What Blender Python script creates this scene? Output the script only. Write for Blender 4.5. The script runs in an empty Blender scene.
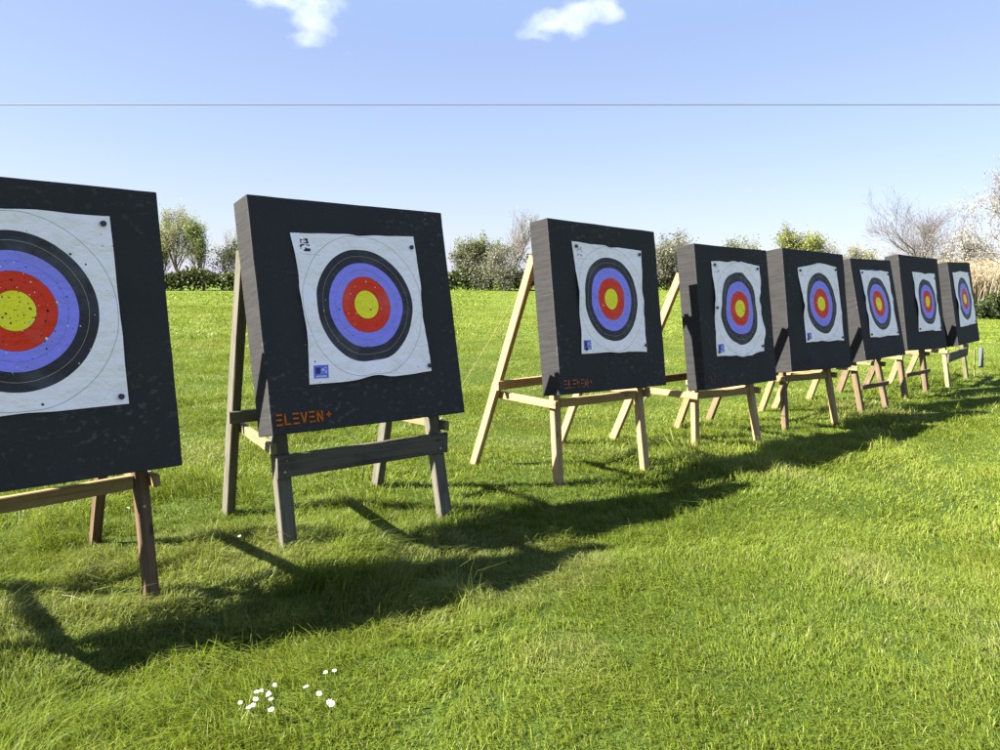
import bpy, bmesh, math, random
import numpy as np
from mathutils import Vector, Matrix

scn = bpy.context.scene
COL = scn.collection
PI = math.pi
R = math.radians

# ------------------------------------------------------------------ helpers
def V(*a):
    return np.array(a, float)

def nrm(a):
    return a / (np.linalg.norm(a) + 1e-12)

def tag(o, label=None, cat=None, group=None, kind=None):
    if label: o['label'] = label
    if cat: o['category'] = cat
    if group: o['group'] = group
    if kind: o['kind'] = kind
    return o

def empty(name, loc=(0, 0, 0)):
    o = bpy.data.objects.new(name, None)
    o.empty_display_size = 0.1
    COL.objects.link(o)
    o.location = loc
    return o

def link(name, me, mat=None, parent=None, loc=None):
    o = bpy.data.objects.new(name, me)
    COL.objects.link(o)
    if mat: me.materials.append(mat)
    if parent: o.parent = parent
    if loc is not None: o.location = loc
    return o

def mesh_np(name, verts, faces_list, face_attr=None, point_col=None, smooth=False):
    """verts (N,3); faces_list: list of (M,k) int arrays."""
    me = bpy.data.meshes.new(name)
    verts = np.asarray(verts, np.float32)
    me.vertices.add(len(verts))
    me.vertices.foreach_set('co', verts.ravel())
    loops = np.concatenate([f.ravel() for f in faces_list]).astype(np.int32)
    tot = np.concatenate([np.full(len(f), f.shape[1], np.int32) for f in faces_list])
    start = np.concatenate([[0], np.cumsum(tot)[:-1]]).astype(np.int32)
    me.loops.add(len(loops))
    me.loops.foreach_set('vertex_index', loops)
    me.polygons.add(len(tot))
    me.polygons.foreach_set('loop_start', start)
    me.polygons.foreach_set('loop_total', tot)
    me.polygons.foreach_set('use_smooth', np.full(len(tot), smooth, bool))
    me.update(calc_edges=True)
    if face_attr is not None:
        a = me.attributes.new('tint', 'FLOAT', 'FACE')
        a.data.foreach_set('value', np.asarray(face_attr, np.float32))
    if point_col is not None:
        a = me.attributes.new('tint', 'FLOAT_COLOR', 'POINT')
        a.data.foreach_set('color', np.asarray(point_col, np.float32).ravel())
    return me

# ---- smooth value noise in numpy (for terrain, grass, warps)
_rs = np.random.RandomState(7)
_tab = _rs.rand(256, 256)
def vnoise(x, y, seed=0):
    x = np.asarray(x, float) + seed * 17.31; y = np.asarray(y, float) + seed * 9.17
    xi = np.floor(x).astype(int); yi = np.floor(y).astype(int)
    fx = x - xi; fy = y - yi
    fx = fx * fx * (3 - 2 * fx); fy = fy * fy * (3 - 2 * fy)
    g = lambda a, b: _tab[a & 255, b & 255]
    return (g(xi, yi) * (1 - fx) + g(xi + 1, yi) * fx) * (1 - fy) + (g(xi, yi + 1) * (1 - fx) + g(xi + 1, yi + 1) * fx) * fy
def fbm(x, y, seed=0, oct=3):
    s = 0; a = .5; t = 0
    for i in range(oct):
        s = s + a * vnoise(x * 2 ** i, y * 2 ** i, seed + i); t += a; a *= .5
    return s / t

def sstep(a, b, x):
    t = np.clip((np.asarray(x, float) - a) / (b - a), 0, 1)
    return t * t * (3 - 2 * t)

def ground_z(x, y):
    x = np.asarray(x, float); y = np.asarray(y, float)
    far = np.clip(.33 + .012 * x, -.5, 1.6) * sstep(18, 100, y)
    d = np.hypot(x, y)
    bump = (fbm(x * .9, y * .9, 3) - .5) * .05 * sstep(1.0, 3.0, d) + (fbm(x * .07, y * .07, 5) - .5) * .5 * sstep(14, 45, d)
    near = 1 - sstep(.0, 1.6, np.abs((y - 4.75) - .953 * (x + .0)) * .72)   # keep the target line level
    sd = ((y - 4.6) - .953 * x) * .724
    dip = -.07 * np.exp(-((sd + .48) / .34) ** 2) * (1 - sstep(.2, 2.2, x))   # shallow hollow added before the nearest targets so their shadow falls lower
    return far + bump * (1 - .75 * near) + dip

# ------------------------------------------------------------------ materials
def new_mat(name):
    m = bpy.data.materials.new(name); m.use_nodes = True
    nt = m.node_tree; nt.nodes.clear()
    out = nt.nodes.new('ShaderNodeOutputMaterial')
    return m, nt, out

class NT:
    def __init__(s, nt): s.nt = nt
    def n(s, t, **kw):
        nd = s.nt.nodes.new(t)
        for k, v in kw.items():
            if k.startswith('i_'):
                nd.inputs[k[2:].replace('_', ' ')].default_value = v
            else: setattr(nd, k, v)
        return nd
    def l(s, a, b): s.nt.links.new(a, b)
    def math(s, op, a, b=None, c=None, clamp=False):
        nd = s.nt.nodes.new('ShaderNodeMath'); nd.operation = op; nd.use_clamp = clamp
        for i, v in enumerate((a, b, c)):
            if v is None: continue
            if hasattr(v, 'is_linked') or hasattr(v, 'links'): s.l(v, nd.inputs[i])
            else: nd.inputs[i].default_value = v
        return nd.outputs[0]
    def mix(s, fac, a, b):
        nd = s.nt.nodes.new('ShaderNodeMix'); nd.data_type = 'RGBA'
        for idx, v in ((0, fac), (6, a), (7, b)):
            if hasattr(v, 'links'): s.l(v, nd.inputs[idx])
            else: nd.inputs[idx].default_value = v if idx == 0 else (*v, 1) if len(v) == 3 else v
        return nd.outputs[2]
    def ramp(s, fac, stops, interp='LINEAR'):
        nd = s.nt.nodes.new('ShaderNodeValToRGB'); cr = nd.color_ramp; cr.interpolation = interp
        while len(cr.elements) < len(stops): cr.elements.new(1.0)
        for e, (p, c) in zip(cr.elements, stops):
            e.position = p; e.color = (*c, 1) if len(c) == 3 else c
        s.l(fac, nd.inputs[0])
        return nd.outputs[0]
    def noise(s, vec, scale, detail=4, rough=.55, dim='3D'):
        nd = s.nt.nodes.new('ShaderNodeTexNoise'); nd.noise_dimensions = dim
        nd.inputs['Scale'].default_value = scale; nd.inputs['Detail'].default_value = detail; nd.inputs['Roughness'].default_value = rough
        if vec is not None: s.l(vec, nd.inputs['Vector'])
        return nd.outputs['Fac']
    def mapping(s, vec, scale=(1, 1, 1), loc=(0, 0, 0), rot=(0, 0, 0)):
        nd = s.nt.nodes.new('ShaderNodeMapping')
        nd.inputs['Scale'].default_value = scale; nd.inputs['Location'].default_value = loc; nd.inputs['Rotation'].default_value = rot
        s.l(vec, nd.inputs['Vector']); return nd.outputs[0]
    def coord(s, which):
        nd = s.nt.nodes.new('ShaderNodeTexCoord'); return nd.outputs[which]
    def bump(s, h, strength=.3, dist=.01):
        nd = s.nt.nodes.new('ShaderNodeBump'); nd.inputs['Strength'].default_value = strength; nd.inputs['Distance'].default_value = dist
        s.l(h, nd.inputs['Height']); return nd.outputs[0]
    def bsdf(s, color, rough=.7, normal=None, spec=.3):
        nd = s.nt.nodes.new('ShaderNodeBsdfPrincipled')
        if hasattr(color, 'links'): s.l(color, nd.inputs['Base Color'])
        else: nd.inputs['Base Color'].default_value = (*color, 1)
        if hasattr(rough, 'links'): s.l(rough, nd.inputs['Roughness'])
        else: nd.inputs['Roughness'].default_value = rough
        nd.inputs['Specular IOR Level'].default_value = spec
        if normal is not None: s.l(normal, nd.inputs['Normal'])
        return nd.outputs[0]

def simple_mat(name, color, rough=.7, spec=.3, var=.15, scale=30):
    m, nt, out = new_mat(name); h = NT(nt)
    f = h.noise(h.coord('Object'), scale)
    c = h.mix(f, tuple(x * (1 - var) for x in color), tuple(min(1, x * (1 + var)) for x in color))
    h.l(h.bsdf(c, rough, None, spec), out.inputs[0]); return m

def wood_mat(name, c1, c2, c3, dirt=.5, seed=0.0):
    m, nt, out = new_mat(name); h = NT(nt)
    uv = h.coord('UV')
    info = nt.nodes.new('ShaderNodeObjectInfo')
    off = nt.nodes.new('ShaderNodeCombineXYZ')
    h.l(h.math('MULTIPLY', info.outputs['Random'], 37.0), off.inputs[0]); h.l(h.math('MULTIPLY', info.outputs['Random'], 11.0), off.inputs[1])
    add = nt.nodes.new('ShaderNodeVectorMath'); h.l(uv, add.inputs[0]); h.l(off.outputs[0], add.inputs[1])
    v = add.outputs[0]
    g1 = h.noise(h.mapping(v, (2.2, 70, 1)), 1.0, 5, .65)
    g2 = h.noise(h.mapping(v, (.9, 22, 1)), 1.0, 3, .5)
    st = h.noise(h.mapping(v, (5, 9, 1)), 1.0, 4, .6)
    c = h.mix(h.ramp(g2, [(.3, (0, 0, 0)), (.7, (1, 1, 1))]), c1, c2)
    c = h.mix(h.math('MULTIPLY', h.ramp(g1, [(.48, (0, 0, 0)), (.72, (1, 1, 1))]), .8), c, c3)
    c = h.mix(h.math('MULTIPLY', h.ramp(st, [(.5, (0, 0, 0)), (.75, (1, 1, 1))]), dirt), c, tuple(x * .45 for x in c3))
    # knots
    vo = nt.nodes.new('ShaderNodeTexVoronoi'); vo.inputs['Scale'].default_value = 1.0
    h.l(h.mapping(v, (3.3, 9, 1)), vo.inputs['Vector'])
    k = h.ramp(vo.outputs['Distance'], [(.05, (1, 1, 1)), (.13, (0, 0, 0))])
    c = h.mix(h.math('MULTIPLY', k, .7), c, tuple(x * .35 for x in c3))
    b = h.bump(g1, .35, .004)
    h.l(h.bsdf(c, .75, b, .25), out.inputs[0]); return m

M = {}
M['pine'] = wood_mat('fresh pine', (0.260, 0.175, 0.087), (0.310, 0.215, 0.115), (0.171, 0.098, 0.041), .3)
M['pine_worn'] = wood_mat('worn pine', (0.192, 0.129, 0.057), (0.240, 0.172, 0.085), (0.107, 0.063, 0.029), .5)
M['brown_wood'] = wood_mat('brown timber', (0.099, 0.067, 0.037), (0.145, 0.106, 0.062), (0.043, 0.030, 0.016), .6)
M['dark_wood'] = wood_mat('dark stained timber', (.070, .042, .022), (.115, .072, .040), (.03, .019, .012), .55)
M['grey_wood'] = wood_mat('weathered grey timber', (0.079, 0.073, 0.054), (0.112, 0.105, 0.080), (0.038, 0.033, 0.024), .55)
M['grey_dark'] = wood_mat('dark grey timber', (0.065, 0.057, 0.047), (0.096, 0.087, 0.069), (0.028, 0.026, 0.022), .6)  # a darker grey than the weathered timber
M['pale_wood'] = wood_mat('pale greenish timber', (0.137, 0.125, 0.061), (0.175, 0.160, 0.086), (0.076, 0.068, 0.032), .4)

def foam_mat():
    m, nt, out = new_mat('charcoal foam'); h = NT(nt)
    o = h.coord('Object')
    info = nt.nodes.new('ShaderNodeObjectInfo')
    off = nt.nodes.new('ShaderNodeCombineXYZ')
    h.l(h.math('MULTIPLY', info.outputs['Random'], 53.0), off.inputs[0]); h.l(h.math('MULTIPLY', info.outputs['Random'], 29.0), off.inputs[2])
    add = nt.nodes.new('ShaderNodeVectorMath'); h.l(o, add.inputs[0]); h.l(off.outputs[0], add.inputs[1])
    v = add.outputs[0]
    big = h.noise(v, 3.0, 5, .6)
    fine = h.noise(v, 110, 3, .7)
    layers = h.noise(h.mapping(v, (3, 6, 120)), 1.0, 3, .6)
    c = h.mix(big, (.0260, .0252, .0280), (.0385, .0372, .0395))
    c = h.mix(h.math('MULTIPLY', h.ramp(fine, [(.5, (0, 0, 0)), (.75, (1, 1, 1))]), .3), c, (.06, .056, .053))
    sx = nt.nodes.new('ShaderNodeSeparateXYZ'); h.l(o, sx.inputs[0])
    cut = h.math('MULTIPLY', h.math('GREATER_THAN', h.math('ABSOLUTE', sx.outputs[0]), .588), h.math('GREATER_THAN', sx.outputs[1], .008))  # block sides darkened against the strong sunlight there; the streaks are foam layers
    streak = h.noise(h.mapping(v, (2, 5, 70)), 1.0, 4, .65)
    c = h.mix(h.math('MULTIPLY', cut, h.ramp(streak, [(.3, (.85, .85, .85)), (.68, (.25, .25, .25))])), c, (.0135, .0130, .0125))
    # pale dusty scuffs
    sc = h.noise(h.mapping(v, (24, 24, 34), rot=(0, .5, 0)), 1.0, 3, .5)
    patch = h.noise(v, 2.1, 2, .5)
    s = h.math('MULTIPLY', h.ramp(sc, [(.56, (0, 0, 0)), (.74, (1, 1, 1))]), h.ramp(patch, [(.45, (0, 0, 0)), (.62, (1, 1, 1))]))
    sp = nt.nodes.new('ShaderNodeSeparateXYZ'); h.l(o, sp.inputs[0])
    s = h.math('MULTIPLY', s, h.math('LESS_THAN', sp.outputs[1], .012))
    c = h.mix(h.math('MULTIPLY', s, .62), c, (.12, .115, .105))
    # small pale nicks
    vo = nt.nodes.new('ShaderNodeTexVoronoi'); vo.inputs['Scale'].default_value = 26
    h.l(v, vo.inputs['Vector'])
    sep = nt.nodes.new('ShaderNodeSeparateColor'); h.l(vo.outputs['Color'], sep.inputs[0])
    nick = h.math('MULTIPLY', h.math('LESS_THAN', vo.outputs['Distance'], .09), h.math('GREATER_THAN', sep.outputs[0], .965))
    c = h.mix(h.math('MULTIPLY', nick, .8), c, (.3, .29, .28))
    hh = h.math('ADD', h.math('MULTIPLY', layers, .6), fine)
    b = h.bump(hh, .5, .004)
    h.l(h.bsdf(c, .9, b, .15), out.inputs[0]); return m
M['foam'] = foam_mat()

def letter_mat(name, wear, col):
    m, nt, out = new_mat(name); h = NT(nt)
    f = h.noise(h.coord('Object'), 85, 2, .6)
    f2 = h.noise(h.coord('Object'), 9, 2, .5)
    c = h.mix(h.ramp(h.math('ADD', f, h.math('MULTIPLY', h.math('SUBTRACT', f2, .5), .4)), [(wear - .03, (1, 1, 1)), (wear + .03, (0, 0, 0))]), (.036, .035, .04), col)
    h.l(h.bsdf(c, .85, None, .2), out.inputs[0]); return m
M['letters'] = letter_mat('orange print', .62, (.52, .115, .0050))
M['letters_worn'] = letter_mat('worn orange print', .5, (.42, .12, .06))
M['letters_faint'] = letter_mat('faded orange print', .42, (.2, .06, .05))

def face_mat(name, shots, seed, stamp=True, emblem=1.0):
    m, nt, out = new_mat(name); h = NT(nt)
    uv = h.coord('UV')                      # -1..1 over the sheet is stored as 0..1
    mp = h.mapping(uv, (2, 2, 2), (-1, -1, 0))
    ln = nt.nodes.new('ShaderNodeVectorMath'); ln.operation = 'LENGTH'; h.l(mp, ln.inputs[0])
    r = ln.outputs['Value']
    Y = (.92, .80, .02); RD = (.74, .035, .0050); B = (.27, .25, .86); K = (.030, .027, .036); W = (.96, .865, .90)
    e = .0035
    st = [(0, Y), (.096, (.62, .5, .03)), (.096 + e, Y), (.197 - e, (.25, .1, .02)), (.197, RD), (.296, (.4, .015, .02)), (.296 + e, RD),
          (.394 - e, (.2, .02, .08)), (.394, B), (.492, (.12, .10, .5)), (.492 + e, B), (.590, K), (.688, (.42, .33, .2)), (.688 + e * 1.2, K),
          (.788, W), (.887, (.45, .45, .46)), (.887 + e, W), (.980, (.42, .42, .45)), (.980 + e * 1.3, W)]
    c = h.ramp(r, st, 'CONSTANT')
    sep = nt.nodes.new('ShaderNodeSeparateXYZ'); h.l(mp, sep.inputs[0]); X, Yc = sep.outputs[0], sep.outputs[1]
    def rect(x0, x1, y0, y1):
        a = h.math('MULTIPLY', h.math('GREATER_THAN', X, x0), h.math('LESS_THAN', X, x1))
        b = h.math('MULTIPLY', h.math('GREATER_THAN', Yc, y0), h.math('LESS_THAN', Yc, y1))
        return h.math('MULTIPLY', a, b)
    if stamp:                               # blue printed box near the lower left corner, a dark mark and pale lettering lines in it
        c = h.mix(rect(-.93, -.71, -.93, -.76), c, (.13, .15, .62))
        c = h.mix(rect(-.90, -.83, -.87, -.79), c, (.03, .03, .16))
        g = h.math('GREATER_THAN', h.noise(h.mapping(uv, (90, 60, 1)), 1.0, 1), .52)
        c = h.mix(h.math('MULTIPLY', g, rect(-.82, -.73, -.87, -.79)), c, (.5, .55, .85))
        c = h.mix(rect(-.90, -.74, -.915, -.895), c, (.5, .55, .85))
    if emblem:                              # small black printed marks near the upper left corner
        g = h.math('GREATER_THAN', h.noise(h.mapping(uv, (34, 48, 1), (seed, 0, 0)), 1.0, 1), .47)
        k = h.math('MULTIPLY', g, rect(-.88, -.76, .86, .93))
        k2 = h.math('MULTIPLY', rect(-.90, -.74, .75, .85), h.math('GREATER_THAN', h.noise(h.mapping(uv, (26, 38, 1), (seed + 3, 0, 0)), 1.0, 1), .5))
        c = h.mix(h.math('MULTIPLY', h.math('MAXIMUM', k, k2), emblem), c, (.02, .02, .025))
        c = h.mix(h.math('MULTIPLY', rect(-.91, -.62, .705, .717), .35 * emblem), c, (.1, .1, .12))
    # arrow holes: dark specks, thickest in the middle
    for scale, dens, rad in ((44, 1.0, .24), (80, .8, .26)):
        vo = nt.nodes.new('ShaderNodeTexVoronoi'); vo.inputs['Scale'].default_value = scale
        h.l(h.mapping(uv, (1, 1, 1), (seed * 1.7, seed, 0)), vo.inputs['Vector'])
        s2 = nt.nodes.new('ShaderNodeSeparateColor'); h.l(vo.outputs['Color'], s2.inputs[0])
        prob = h.ramp(r, [(0, (1, 1, 1)), (.2, (.8, .8, .8)), (.42, (.28, .28, .28)), (.62, (.10, .10, .10)), (.8, (.035, .035, .0050)), (1, (.02, .02, .02))])
        sel = h.math('LESS_THAN', s2.outputs[0], h.math('MULTIPLY', prob, shots * dens))
        size = h.math('MULTIPLY', s2.outputs[1], rad * 1.2)
        wob = h.math('ADD', vo.outputs['Distance'], h.math('MULTIPLY', h.math('SUBTRACT', h.noise(uv, 160, 1), .5), .12))
        hole = h.math('MULTIPLY', sel, h.math('LESS_THAN', wob, h.math('ADD', size, .03)))
        torn = h.math('GREATER_THAN', s2.outputs[2], .9)
        hc = h.mix(torn, (.015, .014, .016), (.7, .7, .68))
        c = h.mix(hole, c, hc)
    grime = h.noise(h.mapping(uv, (3, 3, 3), (seed, seed, 0)), 1.5, 5, .6)
    c = h.mix(h.math('MULTIPLY', h.ramp(grime, [(.5, (0, 0, 0)), (.85, (1, 1, 1))]), .25), c, (.33, .33, .33))
    cre = h.noise(h.mapping(uv, (2.2, 3.4, 1), (seed * 2, 0, 0), (0, 0, .5)), 2.2, 4, .6)
    b = h.bump(cre, .8, .035)
    p = h.bsdf(c, .62, b, .3)
    tr = nt.nodes.new('ShaderNodeBsdfTranslucent'); h.l(c, tr.inputs[0])
    mx = nt.nodes.new('ShaderNodeMixShader'); mx.inputs[0].default_value = .02
    h.l(p, mx.inputs[1]); h.l(tr.outputs[0], mx.inputs[2])
    h.l(mx.outputs[0], out.inputs[0]); return m

def leaf_mat(name, c1, c2, trans=.35, c3=None):
    m, nt, out = new_mat(name); h = NT(nt)
    at = nt.nodes.new('ShaderNodeAttribute'); at.attribute_name = 'tint'
    stops = [(0, c1), (1, c2)] if c3 is None else [(0, c1), (.5, c2), (1, c3)]
    c = h.ramp(at.outputs['Fac'], stops)
    p = h.bsdf(c, .55, None, .3)
    tr = nt.nodes.new('ShaderNodeBsdfTranslucent'); h.l(c, tr.inputs[0])
    mx = nt.nodes.new('ShaderNodeMixShader'); mx.inputs[0].default_value = trans
    h.l(p, mx.inputs[1]); h.l(tr.outputs[0], mx.inputs[2]); h.l(mx.outputs[0], out.inputs[0]); return m
M['leaf_dark'] = leaf_mat('dark leaves', (0.017, 0.029, 0.010), (0.045, 0.064, 0.017), .25)
M['leaf_mid'] = leaf_mat('hedge leaves', (0.037, 0.048, 0.016), (0.083, 0.099, 0.030), .3)  # far foliage colours lightened to stand in for slight distance haze
M['leaf_spring'] = leaf_mat('young spring leaves', (0.098, 0.129, 0.032), (0.236, 0.282, 0.062), .4)
M['leaf_pale'] = leaf_mat('buds and small pale leaves', (0.155, 0.160, 0.082), (0.332, 0.332, 0.187), .35)
M['leaf_willow'] = leaf_mat('yellow willow shoots', (0.121, 0.144, 0.025), (0.230, 0.247, 0.063), .35)
M['blossom'] = leaf_mat('white blossom', (0.231, 0.220, 0.171), (0.407, 0.396, 0.347), .3)
M['blossom_mix'] = leaf_mat('blossom among leaves', (0.069, 0.078, 0.039), (0.144, 0.147, 0.098), .3, (0.276, 0.276, 0.230))
M['leaf_yew'] = leaf_mat('conifer foliage', (0.016, 0.029, 0.009), (0.064, 0.089, 0.018), .2)
M['reed'] = leaf_mat('dry reed stems', (0.204, 0.160, 0.098), (0.367, 0.304, 0.210), .2)
M['bark'] = simple_mat('grey brown bark', (.07, .058, .045), .9, .1, .35, 6)
M['bark_pale'] = simple_mat('pale bark', (.15, .128, .11), .9, .1, .3, 6)
M['twig'] = simple_mat('twigs', (.13, .105, .085), .9, .1, .3, 3)
M['twig_pale'] = simple_mat('pale twigs', (.125, .102, .09), .9, .1, .25, 3)
M['rope'] = simple_mat('yellow cord', (.30, .25, .11), .8, .2)
M['wire'] = simple_mat('dark cord', (.06, .055, .05), .7, .2)
M['string'] = simple_mat('pale string', (.17, .165, .10), .8, .2)
M['pin'] = simple_mat('black pin heads', (.014, .014, .018), .4, .5)
M['steel'] = simple_mat('grey peg metal', (.28, .27, .25), .5, .5)
M['panel_blue'] = simple_mat('grey blue board', (.105, .12, .135), .7, .3)
M['yellow_wood'] = wood_mat('yellow painted stake', (0.428, 0.345, 0.117), (0.483, 0.400, 0.166), (0.276, 0.207, 0.069), .3)
M['petal'] = simple_mat('white petals', (.46, .46, .45), .6, .2, .08)
M['disc'] = simple_mat('yellow flower discs', (.75, .48, .02), .7, .2)
M['stem'] = simple_mat('flower stems', (.09, .14, .03), .6, .3)
M['cable'] = simple_mat('power cable', (.12, .135, .17), .6, .3)

def grass_mat():
    m, nt, out = new_mat('grass blades'); h = NT(nt)
    at = nt.nodes.new('ShaderNodeAttribute'); at.attribute_name = 'tint'
    sp = nt.nodes.new('ShaderNodeSeparateColor'); h.l(at.outputs['Color'], sp.inputs[0])
    c = h.ramp(sp.outputs[0], [(0, (.048, .082, .006)), (.45, (.108, .158, .009)), (1, (.188, .218, .026))])
    c = h.mix(sp.outputs[1], c, (.27, .24, .12))
    p = h.bsdf(c, .48, None, .2)
    tr = nt.nodes.new('ShaderNodeBsdfTranslucent')
    tc = h.mix(.5, c, (.178, .212, .005)); h.l(tc, tr.inputs[0])
    mx = nt.nodes.new('ShaderNodeMixShader'); mx.inputs[0].default_value = .36
    h.l(p, mx.inputs[1]); h.l(tr.outputs[0], mx.inputs[2]); h.l(mx.outputs[0], out.inputs[0]); return m
M['grass'] = grass_mat()

def soil_mat():
    m, nt, out = new_mat('mown field'); h = NT(nt)
    g = nt.nodes.new('ShaderNodeNewGeometry'); pos = g.outputs['Position']
    n1 = h.noise(pos, .25, 5, .6); n2 = h.noise(h.mapping(pos, (.12, .5, .3), rot=(0, 0, .12)), 1, 4, .6); n3 = h.noise(pos, 9, 4, .7)
    c = h.mix(n3, (.042, .070, .006), (.084, .125, .009))
    c = h.mix(h.math('MULTIPLY', h.ramp(n2, [(.3, (0, 0, 0)), (.7, (1, 1, 1))]), .75), c, (.113, .152, .014))
    c = h.mix(h.math('MULTIPLY', h.ramp(n1, [(.45, (0, 0, 0)), (.7, (1, 1, 1))]), .3), c, (.052, .088, .006))
    ln = nt.nodes.new('ShaderNodeVectorMath'); ln.operation = 'LENGTH'; h.l(pos, ln.inputs[0])
    c = h.mix(h.ramp(h.math('MULTIPLY', ln.outputs['Value'], .02), [(.16, (1, 1, 1)), (.6, (0, 0, 0))]), c, h.mix(n3, (.022, .038, .003), (.054, .084, .007)))
    b = h.bump(h.noise(pos, 25, 4, .7), .8, .05)
    h.l(h.bsdf(c, .85, b, .15), out.inputs[0]); return m
M['field'] = soil_mat()

# ------------------------------------------------------------------ camera
F_PX, PITCH, ROLL, CAM_H, D = 762.51, R(6.9979), R(.6459), 1.4806, .1756
fw = V(0, math.cos(PITCH), -math.sin(PITCH)); up0 = V(0, math.sin(PITCH), math.cos(PITCH)); rt0 = V(1, 0, 0)
rt = math.cos(ROLL) * rt0 + math.sin(ROLL) * up0
upv = -math.sin(ROLL) * rt0 + math.cos(ROLL) * up0
cam = bpy.data.cameras.new('camera'); camo = bpy.data.objects.new('camera', cam); COL.objects.link(camo)
mw = Matrix.Identity(4)
for i in range(3):
    mw[i][0], mw[i][1], mw[i][2] = rt[i], upv[i], -fw[i]
mw[2][3] = CAM_H
camo.matrix_world = mw
cam.sensor_width = 36; cam.sensor_fit = 'HORIZONTAL'; cam.lens = 36 * F_PX / 1000
cam.clip_start = .05; cam.clip_end = 8000
scn.camera = camo

# ------------------------------------------------------------------ light
SUN_AZ, SUN_EL = R(-106.5), R(38.5)
w = bpy.data.worlds.new('World'); scn.world = w; w.use_nodes = True
nt = w.node_tree; nt.nodes.clear()
sky = nt.nodes.new('ShaderNodeTexSky'); sky.sky_type = 'NISHITA'; sky.sun_disc = False
sky.sun_elevation = SUN_EL; sky.sun_rotation = SUN_AZ
sky.air_density = 1.0; sky.dust_density = .6; sky.ozone_density = 1.6; sky.altitude = 0
bg = nt.nodes.new('ShaderNodeBackground'); bg.inputs[1].default_value = .05
wo = nt.nodes.new('ShaderNodeOutputWorld')
# a clear spring sky with a gentler gradient than the raw model
gm = nt.nodes.new('ShaderNodeGamma'); gm.inputs[1].default_value = .62
mu = nt.nodes.new('ShaderNodeMix'); mu.data_type = 'RGBA'; mu.blend_type = 'MULTIPLY'; mu.inputs[0].default_value = 1; mu.inputs[7].default_value = (.835, .845, 1.03, 1)
nt.links.new(sky.outputs[0], gm.inputs[0]); nt.links.new(gm.outputs[0], mu.inputs[6]); 
li = nt.nodes.new('ShaderNodeMix'); li.data_type = 'RGBA'; li.blend_type = 'LIGHTEN'; li.inputs[0].default_value = 1; li.inputs[7].default_value = (1.14, 1.58, 2.6, 1)  # added floor keeps the unseen upper sky bright, to fill the shaded faces
nt.links.new(mu.outputs[2], li.inputs[6]); nt.links.new(li.outputs[2], bg.inputs[0]); nt.links.new(bg.outputs[0], wo.inputs[0])
sd = bpy.data.lights.new('sun', 'SUN'); sd.energy = 4.2; sd.angle = R(.53); sd.color = (1.0, .94, .83)
so = bpy.data.objects.new('sun', sd); COL.objects.link(so)
tosun = Vector((math.sin(SUN_AZ) * math.cos(SUN_EL), math.cos(SUN_AZ) * math.cos(SUN_EL), math.sin(SUN_EL)))
so.rotation_euler = tosun.to_track_quat('Z', 'Y').to_euler()
vs = scn.view_settings
vs.view_transform = 'Standard'; vs.look = 'None'; vs.exposure = 2.9; vs.gamma = 1; vs.use_curve_mapping = False
scn.cycles.max_bounces = 8; scn.cycles.diffuse_bounces = 4; scn.cycles.transmission_bounces = 6
scn.cycles.volume_bounces = 6; scn.cycles.transparent_max_bounces = 12
scn.cycles.use_denoising = True
try:
    scn.cycles.denoiser = 'OPENIMAGEDENOISE'; scn.cycles.denoising_input_passes = 'RGB_ALBEDO_NORMAL'; scn.cycles.denoising_prefilter = 'ACCURATE'
except Exception:
    pass
scn.cycles.sample_clamp_indirect = 6

# ------------------------------------------------------------------ ground sheet
def build_ground():
    def axis(lo, hi, fine_lo, fine_hi, step):
        a = [fine_lo]
        while a[-1] < fine_hi: a.append(a[-1] + step)
        s = step
        b = [a[-1]]
        while b[-1] < hi: s *= 1.16; b.append(b[-1] + s)
        s = step; cc = [fine_lo]
        while cc[-1] > lo: s *= 1.16; cc.append(cc[-1] - s)
        return np.array(sorted(set(cc[1:] + a + b[1:])))
    xs = axis(-2500, 2500, -9, 14, .14); ys = axis(-600, 4000, -1, 17, .14)
    X, Y = np.meshgrid(xs, ys, indexing='ij')
    Z = ground_z(X, Y) - .004
    n, m_ = X.shape
    idx = np.arange(n * m_).reshape(n, m_)
    q = np.stack([idx[:-1, :-1], idx[1:, :-1], idx[1:, 1:], idx[:-1, 1:]], -1).reshape(-1, 4)
    me = mesh_np('field', np.stack([X, Y, Z], -1).reshape(-1, 3), [q], smooth=True)
    o = link('field_ground', me, M['field'])
    tag(o, 'broad flat mown green field under the targets', 'field', kind='structure')
build_ground()

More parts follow.
